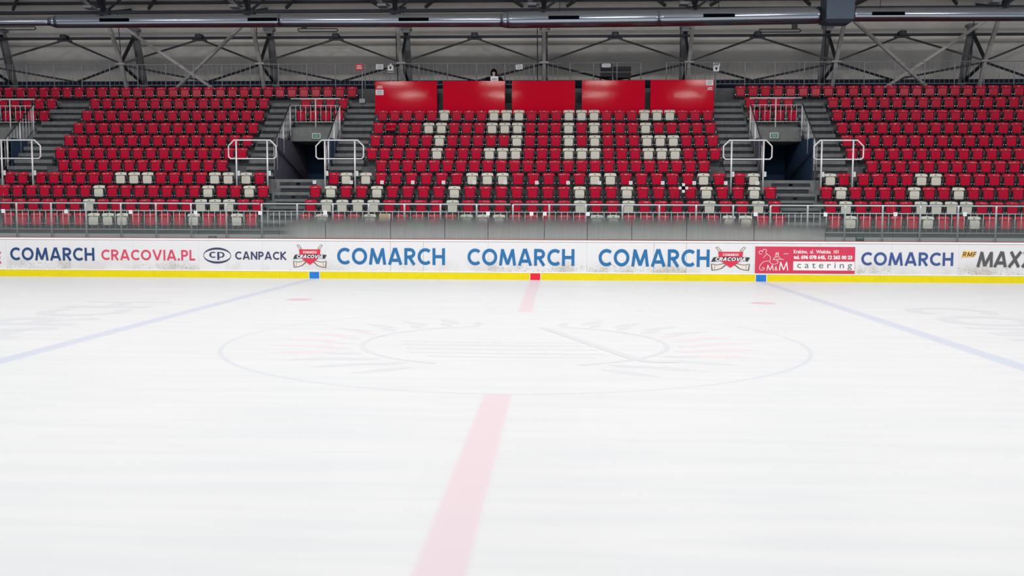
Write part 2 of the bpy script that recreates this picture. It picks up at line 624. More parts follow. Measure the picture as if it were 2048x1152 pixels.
def letters(mb, word, put, gap=0.13, weight=1.0, mat=0, slant=0.0):
    """Stroke lettering: PUT(u, v) takes the position in a unit box round the whole word."""
    xs, adv = [], 0.0
    for ch in word:
        xs.append(adv)
        adv += GLYPH[ch][0] + gap
    tot = adv - gap
    k = 0
    for ch, x0 in zip(word, xs):
        for st in GLYPH[ch][1]:
            k += 1
            pts = [(x0 + a + slant * b, b) for a, b in st]
            closed = len(st) > 20 and ch == 'O'
            if closed:
                pts = pts[:-1]
            mb.ribbon(pts, SW * weight, lambda a, b, k=k: put(a / tot, b, k), mat, closed)


def board_put(x0, x1, z0, z1, y=RINK_Y - 0.006):
    return lambda u, v, k=0: (x0 + (x1 - x0) * u, y - 0.00025 * (k % 3), z0 + (z1 - z0) * v)


def text_mesh(body, bold=0.0, shear=0.0, spacing=1.0):
    cu = bpy.data.curves.new('lettering', 'FONT')
    cu.body = body
    cu.offset = bold
    cu.shear = shear
    cu.space_character = spacing
    cu.resolution_u = 3
    o = bpy.data.objects.new('lettering', cu)
    COL.objects.link(o)
    dg = bpy.context.evaluated_depsgraph_get()
    dg.update()
    me = o.evaluated_get(dg).to_mesh()
    vs = [(p.co.x, p.co.y) for p in me.vertices]
    fs = [tuple(p.vertices) for p in me.polygons]
    o.evaluated_get(dg).to_mesh_clear()
    bpy.data.objects.remove(o)
    bpy.data.curves.remove(cu)
    a0, a1 = min(v[0] for v in vs), max(v[0] for v in vs)
    b0, b1 = min(v[1] for v in vs), max(v[1] for v in vs)
    return [((a - a0) / (a1 - a0), (b - b0) / (b1 - b0)) for a, b in vs], fs


def type_on(mb, body, put, mat=0, **kw):
    vs, fs = text_mesh(body, **kw)
    mb.add([put(a, b) for a, b in vs], fs, mat)


# ------------------------------------------------------------------ ice
def leaf(mb, x, y, ang, ln, w, m, z):
    n = 10
    pts = []
    for i in range(n + 1):
        t = i / n
        pts.append((t * ln, w / 2 * math.sin(PI * t) ** 0.8 * (1.15 - 0.5 * t)))
    poly = pts + [(a, -b) for a, b in reversed(pts[1:-1])]
    c, s = math.cos(ang), math.sin(ang)
    mb.add([(x + a * c - b * s, y + a * s + b * c, z) for a, b in poly], [tuple(range(len(poly)))], m)


mb = MB()
mb.box(-36, 36, -RINK_Y - 0.05, RINK_Y + 0.05, -0.2, 0)
# sponsor words painted in the ice, reading along the rink's width beyond each blue line
letters(mb, 'COMARCH', lambda u, v, k=0: (8.05 + 1.85 * v, 6.25 - 12.5 * u, 0.0004 + 0.0004 * (k % 3)), mat=1)
letters(mb, 'COMARCH', lambda u, v, k=0: (-8.05 - 1.85 * v, -6.25 + 12.4 * u, 0.0004 + 0.0004 * (k % 3)), mat=1)
# laurel wreath of the centre emblem
for side in (-1, 1):
    for i in range(11):
        t = math.radians(-64 + 130 * i / 10)
        a = t * 0.78
        a = (a if side > 0 else PI - a)
        leaf(mb, side * 2.78 * math.cos(t), 2.72 * math.sin(t) - 0.25, a + side * 0.22, 1.12 - 0.03 * abs(i - 5), 0.26, 2 if i in (3, 4, 5, 6) else 1, 0.0004)
        t2 = t + math.radians(6.5)
        a2 = t2 * 0.78
        a2 = (a2 if side > 0 else PI - a2)
        leaf(mb, side * 2.50 * math.cos(t2), 2.45 * math.sin(t2) - 0.25, a2 + side * 0.45, 0.62, 0.20, 2 if i in (3, 4, 5, 6) else 1, 0.0008)
    mb.ribbon([(side * 2.36 * math.cos(math.radians(d)), 2.32 * math.sin(math.radians(d)) - 0.25) for d in range(-66, 74, 6)], 0.09,
              lambda a, b: (a, b, 0.0012), 1)
for y, x0, x1 in ((-0.15, -1.8, 1.2), (-0.5, -1.75, 1.2), (-0.95, -1.6, 1.25), (-1.35, -1.5, 1.3), (-1.7, -1.2, 1.2)):
    mb.ribbon([(x0, y), ((x0 + x1) / 2, y - 0.05), (x1, y)], 0.10, lambda a, b: (a, b, 0.0004), 1)
mb.ribbon([(0.41, 1.87), (1.75, -1.75), (1.98, -2.0), (2.3, -2.0)], 0.16, lambda a, b: (a, b, 0.0017), 1)
ice_o = mb.build('floor', [M['ice'], M['icegrey'], M['icepink']])
for pg in ice_o.data.polygons:
    if pg.normal.z < 0 and pg.center.z > 0.0001:
        pg.flip()
ice_o.data.update()
ice = struct(ice_o, 'white ice sheet with faint painted lines, circle and wreath', 'ice')

# ------------------------------------------------------------------ dasher boards
JX = [-28, -25.2, -22.8, -20.8, -18.75, -16.73, -14.67, -12.65, -10.55, -8.52, -6.53, -4.5, -3.47, -1.46, 1.58, 3.63, 4.62, 6.66, 8.64, 10.79, 12.78, 14.85, 16.9, 19, 21, 24, 28]
boards = empty('rink_boards', (0, RINK_Y, 0))
tag(boards, 'long white rink boards with sponsor lettering and a yellow kick strip', 'rink boards')


def on(o, parent):
    """Parent keeping the place in the world."""
    o.parent = parent
    o.matrix_parent_inverse = Matrix.Translation(-Vector(parent.location)) if parent.rotation_euler[2] == 0 else parent.matrix_basis.inverted()
    return o


dirty = {5, 13, 14, 15, 7, 18, 20}
for i, (a, b) in enumerate(zip(JX, JX[1:])):
    mb = MB()
    gate = i in (11, 15)
    g = 0.006 if gate else 0.0015
    mb.box(a + g, b - g, RINK_Y, RINK_Y + 0.06, 0.235 if gate else 0.215, 1.165)
    on(mb.build('board_panel', M['board_dirty' if i in dirty else 'board']), boards)
mb = MB()
mb.box(-28, 28, RINK_Y - 0.012, RINK_Y + 0.02, 0.212, 0.245)
mb.box(-28, 28, RINK_Y + 0.061, RINK_Y + 0.10, 0, 1.16, 1)
on(mb.build('board_backing', [M['cap'], M['dark_steel']]), boards)
for a, b in zip(range(-28, 28, 4), range(-24, 32, 4)):
    mb = MB()
    mb.box(a + 0.0012, b - 0.0012, RINK_Y - 0.015, RINK_Y + 0.03, 0, 0.208)
    on(mb.build('kick_plate', M['kick']), boards)
for x, m in ((0, 'markred'), (-BLUE_X, 'markblue'), (BLUE_X, 'markblue')):
    mb = MB()
    mb.box(x - 0.155, x + 0.155, RINK_Y - 0.021, RINK_Y - 0.014, 0.002, 0.203)
    mb.box(x - 0.175, x + 0.175, RINK_Y - 0.018, RINK_Y - 0.0145, 0.001, 0.206, 1)
    o = on(mb.build('line_marker', [M[m], M['cap']]), boards)
    o['label'] = ('red' if m == 'markred' else 'blue') + ' square marking the line on the yellow strip'
mb = MB()
mb.rbox(-28, 28, RINK_Y - 0.02, RINK_Y + 0.12, 1.168, 1.225, 0.02, 0, 2, 'x')
mb.box(-28, 28, RINK_Y + 0.03, RINK_Y + 0.13, 1.226, 1.243, 1)
on(mb.build('cap_rail', [M['cap'], M['capred']]), boards)


def bx(px, py):
    p = at(px, py, RINK_Y)
    return p.x, p.z


def board_word(word, x0, y0, x1, y1, m, name, label, **kw):
    a, za = bx(x0, y1)
    b, zb = bx(x1, y0)
    mb = MB()
    letters(mb, word, board_put(a, b, za, zb), **kw)
    o = on(mb.build(name, M[m]), boards)
    o['label'] = label
    return o


board_word('COMARCH', 21, 495.5, 188.5, 520.5, 'inkdkblue', 'lettering', 'dark blue sponsor lettering')
board_word('CRACOVIA.PL', 203, 500, 390, 520, 'inkrose', 'lettering', 'rose red web address lettering', weight=0.95)
board_word('CANPACK', 470.5, 503.5, 573, 519, 'navyink', 'lettering', 'navy sponsor lettering')
board_word('COMARCH', 674.5, 496.5, 890, 528.8, 'inkblue', 'lettering', 'bright blue sponsor lettering')
board_word('COMARCH', 935, 498.2, 1149, 530.5, 'inkblue', 'lettering', 'bright blue sponsor lettering')
board_word('COMARCH', 1197, 499, 1419.5, 532.5, 'inkblue', 'lettering', 'bright blue sponsor lettering')
board_word('COMARCH', 1722, 505.2, 1907, 530.8, 'inkmid', 'lettering', 'medium blue sponsor lettering')
board_word('E', -13, 503, 1.5, 527, 'inkred', 'lettering', 'end of red sponsor lettering')

# oval mark with two letters
mb = MB()
ox, oz = bx(434.5, 511)
rx_, rz_ = (bx(462.3, 511)[0] - bx(407, 511)[0]) / 2, (bx(434, 495)[1] - bx(434, 527)[1]) / 2
yb = RINK_Y - 0.006
n = 40
outer = [(ox + rx_ * math.cos(2 * PI * i / n), oz + rz_ * math.sin(2 * PI * i / n)) for i in range(n)]
inner = [(ox + rx_ * 0.965 * math.cos(2 * PI * i / n), oz + rz_ * 0.74 * math.sin(2 * PI * i / n)) for i in range(n)]
mb.add([(a, yb, b) for a, b in outer + inner], [(i, (i + 1) % n, n + (i + 1) % n, n + i) for i in range(n)])
put = board_put(bx(419.3, 511)[0], bx(449.3, 511)[0], bx(434, 519.5)[1], bx(434, 503.5)[1])
mb.ribbon(arc(0.24, 0.62, 0.20, 0.32, 50, 310, 14), 0.13, put)
mb.ribbon([(0.58, 0.98), (0.58, -0.02)], 0.14, lambda a, b: put(a, b, 1))
mb.ribbon([(0.58, 0.92), (0.74, 0.92)] + arc(0.74, 0.62, 0.2, 0.30, 80, -80, 10) + [(0.58, 0.32)], 0.12, lambda a, b: put(a, b, 2))
on(mb.build('oval_logo', M['navyink']), boards)['label'] = 'navy oval ring with two letters inside'


def club_logo(x0, y0, x1, y1):
    a, za = bx(x0, y1)
    b, zb = bx(x1, y0)
    q = lambda u, v: (a + (b - a) * u, za + (zb - za) * v)
    y = RINK_Y - 0.006
    mb = MB()
    pl = lambda pts, m, d: mb.flat([q(*p) for p in pts], y - d, m, 0.002)
    # crossed hockey sticks, outlined
    for s in (0, 1):
        f = (lambda u: u) if s == 0 else (lambda u: 1 - u)
        for pts, m, d in (([(f(0.11), 0.94), (f(0.17), 0.98), (f(0.27), 0.80), (f(0.21), 0.77)], 4, 0.0),
                          ([(f(0.13), 0.935), (f(0.165), 0.955), (f(0.25), 0.80), (f(0.215), 0.785)], 3, 0.002),
                          ([(f(0.0), 0.28), (f(0.16), 0.24), (f(0.34), 0.30), (f(0.42), 0.26), (f(0.28), 0.08), (f(0.14), 0.02), (f(0.02), 0.0)], 4, 0.0),
                          ([(f(0.025), 0.25), (f(0.16), 0.215), (f(0.33), 0.27), (f(0.37), 0.25), (f(0.26), 0.10), (f(0.14), 0.045), (f(0.045), 0.03)], 3, 0.002)):
            pl(pts, m, d)
        mb.ribbon([q(f(0.10), 0.23), q(f(0.09), 0.05)], 0.012, lambda u, v: (u, y - 0.0045, v), 4)
    pl([(0.18, 0.77), (0.82, 0.77), (0.80, 0.52), (0.20, 0.52)], 0, 0.004)
    pl([(0.24, 0.40), (0.76, 0.40), (0.5, 0.12)], 0, 0.004)
    pl([(0.06, 0.54), (0.22, 0.56), (0.78, 0.56), (1.0, 0.54), (0.94, 0.38), (0.78, 0.42), (0.22, 0.40), (0.0, 0.36)], 2, 0.0065)
    t0, t1 = q(0.30, 0.60), q(0.70, 0.70)
    letters(mb, 'COMARCH', board_put(t0[0], t1[0], t0[1], t1[1], y - 0.008), mat=1, weight=1.1)
    t0, t1 = q(0.10, 0.40), q(0.88, 0.54)
    letters(mb, 'CRACOVIA', board_put(t0[0], t1[0], t0[1], t1[1], y - 0.010), mat=1, weight=1.2, slant=0.3)
    o = on(mb.build('club_logo', [M['inkred'], M['inkwhite'], M['inkdark'], M['wood'], M['inkgrey']]), boards)
    o['label'] = 'red shield emblem with black banner and crossed hockey sticks'


club_logo(586.5, 488, 653, 535)
club_logo(1421.5, 492.5, 1500.5, 541)

# catering banner
mb = MB()
a, za = bx(1509.5, 546.5)
b, zb = bx(1710.5, 494)
y = RINK_Y - 0.006
mb.flat([(a, za), (b, za), (b, zb), (a, zb)], y, 0, 0.003)
q = lambda px, py: bx(px, py)
w0, w1 = q(1586, 540.5), q(1709, 523.5)
mb.flat([w0, (w1[0], w0[1]), w1, (w0[0], w1[1])], y - 0.004, 1, 0.002)


def words_at(x0, y0, x1, y1, body, m, dy=0.006, **kw):
    p, r = q(x0, y1), q(x1, y0)
    type_on(mb, body, lambda u, v: (p[0] + (r[0] - p[0]) * u, y - dy, p[1] + (r[1] - p[1]) * v), m, **kw)


words_at(1587, 500, 1677, 508, 'Krak\u00f3w,  ul.  Wielicka  101', 1, bold=0.02)
words_at(1587, 511, 1704.5, 519.5, 'tel. 696 078 645, 12 265 00 23', 1, bold=0.045)
words_at(1594, 525, 1704, 540, 'c a t e r i n g', 2, dy=0.008)
words_at(1549, 532.5, 1555, 541, '&', 1)
for wx0, wy0, wx1 in ((1532.5, 529.5, 1547.5), (1557, 523.5, 1577)):
    p, r_ = q(wx0, 541), q(wx1, wy0)
    letters(mb, 'M', lambda u, v, k=0: (p[0] + (r_[0] - p[0]) * u, y - 0.006 - 0.0003 * k, p[1] + (r_[1] - p[1]) * v), mat=1, weight=0.62)


def scribble(pts, w=0.014):
    F = []
    for i in range(len(pts) - 1):
        a_, b_, c_, d_ = pts[max(i - 1, 0)], pts[i], pts[i + 1], pts[min(i + 2, len(pts) - 1)]
        for t in (0, 0.25, 0.5, 0.75):
            F.append(tuple(0.5 * (2 * b_[j] + (c_[j] - a_[j]) * t + (2 * a_[j] - 5 * b_[j] + 4 * c_[j] - d_[j]) * t * t + (3 * b_[j] - a_[j] - 3 * c_[j] + d_[j]) * t ** 3) for j in (0, 1)))
    F.append(pts[-1])
    P = [q(1480 + u / 6.827, 480 + v / 6.827) for u, v in F]
    mb.ribbon(P, w, lambda c, d: (c, y - 0.006, d), 1)


scribble([(300, 190), (275, 192), (258, 175), (265, 152), (290, 146), (305, 160), (318, 130), (345, 128), (362, 145), (350, 172), (368, 190), (390, 208), (415, 235), (410, 268), (402, 290)])
scribble([(402, 290), (350, 288), (305, 310), (272, 350), (266, 395), (290, 412), (320, 405), (330, 385), (312, 375), (300, 390)])
scribble([(402, 290), (430, 325), (470, 330), (505, 320), (522, 295), (505, 280), (488, 290)])
scribble([(445, 270), (500, 262), (595, 265)])
scribble([(458, 262), (468, 240), (500, 228), (535, 232), (552, 255)])
scribble([(490, 226), (485, 200), (497, 170), (505, 205), (522, 172), (525, 215)])
scribble([(318, 245), (340, 215), (362, 200)])
scribble([(595, 195), (625, 185), (658, 192)])
o = on(mb.build('catering_banner', [M['bannerred'], M['inkwhite'], M['inkgrey']]), boards)
o['label'] = 'rose red caterer banner with white text and a chef scribble'

# radio station mark
mb = MB()
pl = [q(1922.5, 515.5), q(1949, 513.5), q(1952.5, 503), q(1926, 501.5)]
mb.flat(pl, y, 0, 0.003)
p0, p1 = q(1924.5, 513.2), q(1951, 503.8)
letters(mb, 'RMF', lambda u, v, k=0: (p0[0] + (p1[0] - p0[0]) * u, y - 0.004 - 0.0002 * (k % 3), p0[1] + (p1[1] - p0[1]) * v), mat=1, slant=0.2, weight=1.05)
p0, p1 = q(1953, 534), q(2068, 503.5)
letters(mb, 'MAXX', lambda u, v, k=0: (p0[0] + (p1[0] - p0[0]) * u, y - 0.004 - 0.0002 * (k % 3), p0[1] + (p1[1] - p0[1]) * v), mat=2, slant=0.12, weight=1.08, gap=0.06)
on(mb.build('radio_logo', [M['inkyellow'], M['inkbrown'], M['inkgrey']]), boards)['label'] = 'amber tag and rough grey capital letters'

# ------------------------------------------------------------------ glass above the boards
GX = [-26, -23.4, -21.0, -18.9, -16.8, -14.75, -12.67, -10.56, -8.01, -6.54, -4.5, -2.81, -1.47, 0.27, 1.59, 2.95, 4.62, 6.66, 8.81, 10.82, 12.96, 15.0, 17.1, 19.2, 22, 26]
GZ = 2.62
for i, (a, b) in enumerate(zip(GX, GX[1:])):
    if b < -17.5 or a > 16:
        continue
    mb = MB()
    mb.box(a + 0.008, b - 0.008, RINK_Y + 0.055, RINK_Y + 0.067, 1.244, GZ)
    fr = -8.2 < a and b < 9.0
    o = mb.build('glass_pane', M['frost' if fr else 'glass'])
    # black seal between two panes, low down where it shows
    if fr:
        sb = MB()
        sb.box(b - 0.006, b + 0.001, RINK_Y + 0.05, RINK_Y + 0.072, 1.244, 1.244 + (0.78 if i % 2 else 0.55))
        on(sb.build('joint_seal', M['bracket']), o)
    k = i - 3
    if fr:
        tag(o, f'rink glass pane with a frosted lower half, {ORD[i - 8]} of the frosted panes from the left', 'glass pane', 'glass panes above the boards')
    else:
        side = 'left of' if b < 0 else 'right of'
        j = 8 - i if b < 0 else i - 17
        tag(o, f'clear rink glass pane, {ORD[j - 1]} {side} the frosted panes', 'glass pane', 'glass panes above the boards')

# ------------------------------------------------------------------ terraces
TOP = [2.01, 2.49, 2.97, 3.45, 3.92, 4.395, 4.905, 5.42, 5.955, 6.49, 7.01]
YK = [16.0 + 0.65 * k for k in range(11)]
ZT = [t - 0.70 for t in TOP] + [6.95]
YR = [y + 0.355 for y in YK]
VOMS = [(-21.25, -19.3), (-9.42, -7.5), (7.72, 9.64)]
FRONT = [(15.10, 0.0), (15.10, 1.52), (15.42, 1.52), (15.42, ZT[0])]


def steps(k0, k1):
    """Profile points (y, z) walking up the treads k0..k1."""
    p = []
    for k in range(k0, k1 + 1):
        if p:
            p.append((YR[k - 1], ZT[k]))
        p.append((YR[k], ZT[k]))
    return p


edges = [-30.0]
for a, b in VOMS:
    edges += [a, b]
edges.append(30.0)
for i in range(0, len(edges), 2):
    mb = MB()
    poly = FRONT + steps(0, 10) + [(YR[10], 6.95), (27, 6.95), (27, 0)]
    mb.prism(poly, edges[i], edges[i + 1])
    struct(mb.build('terrace', M['concrete']), 'stepped concrete terrace under the seats', 'terrace')
for a, b in VOMS:
    mb = MB()
    mb.prism(FRONT + steps(0, 3) + [(YR[3], ZT[4]), (27, ZT[4]), (27, 0)], a, b)
    mb.prism([(YR[7] - 0.08, 4.74), (YR[7] - 0.08, ZT[8])] + steps(8, 10)[0:] + [(YR[10], 6.95), (27, 6.95), (27, 4.74)], a, b)
    struct(mb.build('terrace_stair', M['concrete_pale']), 'pale concrete landing and lintel of a stand exit', 'terrace')
    mb = MB()
    mb.box(a, b, 23.2, 23.3, ZT[4], 4.74, 0)
    mb.box(a - 0.0, a + 0.03, 18.7, 24, ZT[4] + 0.002, 4.74, 1)
    mb.box(b - 0.03, b, 19.2, 24, ZT[4], 4.74, 0)
    struct(mb.build('wall_passage', [M['navy'], M['passage']]), 'dark blue wall inside a stand exit', 'wall')
    mb = MB()
    mb.tube([(a + 0.10, 18.6, ZT[4] + 1.15), (a + 0.10, 22.4, ZT[4] + 0.1)], 0.03, 8)
    mb.tube([(b - 0.10, 18.6, ZT[4] + 1.15), (b - 0.10, 22.4, ZT[4] + 0.1)], 0.03, 8)
    struct(mb.build('trim_4', M['dark_steel']))

AISLES = [(-19.25, -17.85), (-10.50, -9.45), (-7.46, -6.34), (6.55, 7.68), (9.68, 10.78)]
for n_, (a, b) in enumerate(AISLES):
    mb = MB()
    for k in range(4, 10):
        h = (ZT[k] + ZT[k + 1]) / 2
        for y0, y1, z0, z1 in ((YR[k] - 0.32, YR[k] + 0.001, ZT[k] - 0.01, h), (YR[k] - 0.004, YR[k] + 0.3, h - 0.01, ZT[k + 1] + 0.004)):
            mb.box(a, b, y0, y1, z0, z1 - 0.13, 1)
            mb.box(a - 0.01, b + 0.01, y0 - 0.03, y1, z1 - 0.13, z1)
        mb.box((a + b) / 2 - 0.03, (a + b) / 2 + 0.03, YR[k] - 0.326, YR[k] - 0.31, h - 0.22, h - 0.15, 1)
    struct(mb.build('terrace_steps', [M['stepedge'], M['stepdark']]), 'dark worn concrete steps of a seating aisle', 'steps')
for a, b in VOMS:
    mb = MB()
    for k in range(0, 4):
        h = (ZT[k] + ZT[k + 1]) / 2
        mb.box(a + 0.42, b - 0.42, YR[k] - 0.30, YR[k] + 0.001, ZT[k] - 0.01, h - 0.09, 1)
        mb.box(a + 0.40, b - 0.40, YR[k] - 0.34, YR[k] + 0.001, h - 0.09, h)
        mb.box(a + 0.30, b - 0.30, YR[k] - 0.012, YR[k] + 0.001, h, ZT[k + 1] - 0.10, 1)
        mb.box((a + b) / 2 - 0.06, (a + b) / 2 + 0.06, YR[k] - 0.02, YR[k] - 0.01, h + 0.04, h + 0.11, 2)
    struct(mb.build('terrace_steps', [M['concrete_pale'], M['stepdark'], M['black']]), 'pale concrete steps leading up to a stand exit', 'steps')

# ------------------------------------------------------------------ seats
def seat_meshes(body):
    """backrest, seat pan, two brackets, plate; origin on the tread under the front of the folded pan."""
    T = 0.70
    # backrest: a curved sheet with a rolled top
    prof = [(0.125, 0.38, 0.170), (0.115, 0.44, 0.184), (0.100, 0.50, 0.196), (0.080, 0.56, 0.203), (0.058, 0.598, 0.205), (0.052, 0.625, 0.205), (0.062, 0.655, 0.203), (0.085, 0.682, 0.196), (0.120, 0.698, 0.182), (0.160, 0.70, 0.168)]
    nx = 8
    b = MB()
    rows = []
    for y0, z, hw in prof:
        row = []
        for i in range(nx + 1):
            t = -1 + 2 * i / nx
            cz = z - 0.012 * t * t * (1 if z > 0.65 else 0)
            row.append((hw * t, y0 - 0.022 * t * t + 0.010, cz))
        rows.append(row)
    vs = [p for r in rows for p in r]
    nv = len(vs)
    vs2 = [(x, y + 0.014, z - (0.010 if z > 0.66 else 0)) for x, y, z in vs]
    fs, N = [], nx + 1
    R_ = len(rows)
    for r in range(R_ - 1):
        for i in range(nx):
            a = r * N + i
            fs.append((a, a + 1, a + N + 1, a + N))
            fs.append((nv + a, nv + a + N, nv + a + N + 1, nv + a + 1))
    for r in range(R_ - 1):
        for i in (0, nx):
            a = r * N + i
            q_ = (a, a + N, nv + a + N, nv + a)
            fs.append(q_ if i == 0 else q_[::-1])
    for i in range(nx):
        fs.append((i, nv + i, nv + i + 1, i + 1))
        a = (R_ - 1) * N + i
        fs.append((a, a + 1, nv + a + 1, nv + a))
    b.add(vs + vs2, fs, 0, True)
    # folded seat pan
    p = MB()
    tilt = Matrix.Translation((0, 0.0, 0.295)) @ Matrix.Rotation(math.radians(0.8), 4, 'X')
    p.rbox(-0.158, 0.158, 0.0, 0.045, 0.0, 0.275, 0.05, 0, 4, 'y', tilt, 0.012)
    # pan turned down for use
    d = MB()
    down = Matrix.Translation((0, -0.27, 0.40)) @ Matrix.Rotation(math.radians(90), 4, 'X') @ Matrix.Scale(-1, 4, (0, 0, 1))
    d.rbox(-0.19, 0.19, -0.34, 0.06, 0.37, 0.43, 0.05, 0, 3, 'z', None, 0.012)
    ks = []
    for s in (-1, 1):
        k = MB()
        x0, x1 = sorted((s * 0.172, s * 0.190))
        k.box(x0, x1, 0.010, 0.085, 0.275, 0.590)
        k.box(x0, x1, 0.08, 0.355, 0.300, 0.355)
        k.box(*sorted((s * 0.02, s * 0.19)), 0.012, 0.05, 0.262, 0.288)
        k.box(*sorted((s * 0.145, s * 0.215)), 0.335, 0.3549, 0.22, 0.44)
        k.tube([(s * 0.200, -0.014, 0.345), (s * 0.200, 0.02, 0.345)], 0.017, 8, 1)
        ks.append(k)
    pl = MB()
    for k in range(1):
        n = 12
        vs = [(0.032 * math.cos(2 * PI * i / n), 0.070, 0.648 + 0.013 * math.sin(2 * PI * i / n)) for i in range(n)]
        vs += [(x, y - 0.006, z) for x, y, z in vs]
        pl.add(vs, [tuple(range(n, 2 * n))[::-1], tuple(range(n))] + [(i, (i + 1) % n, n + (i + 1) % n, n + i) for i in range(n)], 0)
    fr = MB()
    fr.rbox(-0.175, 0.175, 0.046, 0.072, 0.278, 0.586, 0.05, 0, 4, 'y')  # added dark plate: shade of the gap round the folded pan
    return b, p, d, ks, pl, fr


sb_, sp_, sd_, sk_, spl_, sf_ = seat_meshes(None)
PROTO = {}
for key, mname in (('red', 'seatred'), ('white', 'seatwhite')):
    root = empty(f'{key}_tip_up_seat', (0, -60, 0))
    recalc(sb_.build('backrest', M[mname], root))
    recalc(sp_.build('seat_pan', M[mname], root))
    for k in sk_:
        recalc(k.build('bracket', [M['bracket'], M['bolt']], root))
    recalc(sf_.build('gap_shade', M['bracket'], root))
    recalc(spl_.build('number_plate', M['plate' if key == 'white' else 'plateglint'], root))
    PROTO[key] = root
    note(root)
down_mesh = recalc(sd_.build('seat_pan', M['seatred']))

# each row: list of (pixel x of first, of last, how many, white ones, block)
LB, CB, RB = 'left seat block', 'middle seat block', 'right seat block'
ROWS = {
    0: [(11.7, 500, 18, {6, 7, 8, 13, 16}, LB), (609.7, 1561.6, 30, {1, 4, 10, 11, 12, 18, 19, 26, 27}, CB), (1674, 2049, 13, {1, 6, 9}, RB)],
    1: [(7.5, 512.3, 19, {6, 14, 15, 16}, LB), (620, 1552, 30, {1, 2, 3, 4, 9, 17, 20, 25, 28}, CB), (1664.7, 2060.1, 14, {1, 6, 7, 8, 9}, RB)],
    2: [(5.5, 524.6, 20, {7, 15, 18}, LB), (629.6, 1542.4, 30, {1, 4, 9, 17, 20, 25, 28}, CB), (1655, 2039.5, 14, {1, 6, 9}, RB)],
    3: [(17.8, 43.9, 2, set(), 'pair left of the left seat block'), (79.5, 455.4, 15, {6, 7, 8, 13, 14}, LB), (491, 518.5, 2, {0}, 'pair under the hoop left of left exit'),
        (666.6, 692, 2, {1}, 'pair under the hoop right of left exit'), (731, 1439.3, 24, {0, 7, 8, 9, 15, 16, 22}, CB), (1480, 1508.8, 2, {1}, 'pair under the hoop left of right exit'),
        (1661.7, 1689.5, 2, {0}, 'pair under the hoop right of right exit'), (1728.5, 2049.5, 12, {4, 5}, RB)],
    4: [(126.1, 443, 13, set(), LB), (762, 1408.4, 25, set(), CB), (1744.7, 2059, 12, set(), RB)],
    5: [(120.7, 484, 15, set(), LB), (743.4, 1430.4, 27, {5, 9, 10, 11, 15, 16, 17, 21, 22, 23}, CB), (1703.5, 2040, 13, set(), RB)],
    6: [(139.2, 495, 15, set(), LB), (751, 1424.9, 27, {5, 11, 15, 17, 21, 22, 23}, CB), (1693.3, 2049, 14, set(), RB)],
    7: [(158.4, 506.8, 15, set(), LB), (757, 1419.4, 27, {4, 5, 9, 10, 11, 15, 17, 21}, CB), (1683, 2058.1, 15, set(), RB)],
    8: [(-7.5, 90.5, 5, set(), 'A'), (176.2, 518.5, 15, set(), LB), (603.5, 678, 4, set(), 'B'), (765.4, 1414, 27, {5, 9, 10, 11, 15, 16, 17, 21, 22, 23}, CB), (1505, 1582, 4, set(), 'D'), (1672.7, 2039.5, 15, set(), RB)],
    9: [(-14, 106.3, 6, set(), 'A'), (193.3, 528.7, 15, set(), LB), (613, 687, 4, set(), 'B'), (1498, 1574, 4, set(), 'D'), (1663, 2049.5, 16, set(), RB)],
    10: [(-1, 705, 31, set(), LB), (1478, 2032.6, 23, set(), RB)],
}
allseats = []
for k, segs in ROWS.items():
    for (a, b, n, white, blk) in segs:
        xa, xb = at(a, 330, YK[k]).x, at(b, 330, YK[k]).x
        for i in range(n):
            x = xa + (xb - xa) * i / (n - 1)
            allseats.append((k, i, n, x, 'white' if i in white else 'red', blk))


def prominence(s):
    k, i, n, x, col, blk = s
    d = YK[k] + 15
    p = 1.0 / d ** 2
    if k == 0:
        p *= 0.93
    if 'block' not in blk and len(blk) == 1:
        p *= 0.2
    if blk == CB:
        p *= 1.06
    return -p


reds = sorted([s for s in allseats if s[4] == 'red'], key=prominence)
keep = set(id(s) for s in reds[:300]) | set(id(s) for s in allseats if s[4] == 'white')
rest = MB()
used = {'red': False, 'white': False}
SEATPOS = {}
for s in allseats:
    k, i, n, x, col, blk = s
    pos = (x, YK[k], ZT[k])
    jit = random.uniform(-0.02, 0.02)
    SEATPOS[(k, blk, i)] = pos
    down = (k, blk, i) == (7, CB, 1)
    if id(s) in keep:
        o = PROTO[col] if not used[col] else copy_tree(PROTO[col])
        used[col] = True
        o.location = pos
        o.rotation_euler = (0, 0, jit)
        rown = ['front', 'second', 'third', 'fourth', 'fifth', 'sixth', 'seventh', 'eighth', 'ninth', 'tenth', 'top'][k]
        state = 'folded-down' if down else 'tip-up'
        where = f'{ORD[i]} from left in {rown} row of the {blk}' if 'block' in blk and not blk.startswith('pair') else f'{ORD[i]} of the {blk}'
        tag(o, f'{col} {state} seat, {where}', 'seat', f'{col} stand seats')
        if down:
            for ch in list(o.children):
                if ch.name.startswith('gap_shade'):
                    bpy.data.objects.remove(ch)
                elif ch.name.startswith('seat_pan'):
                    ch.data = down_mesh.data
    else:
        xf = Matrix.Translation(pos) @ Matrix.Rotation(jit, 4, 'Z')
        for src, m in ((sb_, 0), (sp_, 0), (sk_[0], 1), (sk_[1], 1), (sf_, 1), (spl_, 3)):
            b0 = len(rest.v)
            rest.v += [xf @ v for v in src.v]
            rest.f += [tuple(b0 + q_ for q_ in f) for f in src.f]
            rest.m += [(m if mm == 0 else 2) for mm in src.m]
            rest.s += src.s
bpy.data.objects.remove(down_mesh)
for key in PROTO:
    pass
o = recalc(rest.build('upper_red_seats', [M['seatred'], M['bracket'], M['bolt'], M['plateglint']]))
tag(o, 'the many red tip-up seats filling the upper rows of the stand', 'seats', None, 'stuff')

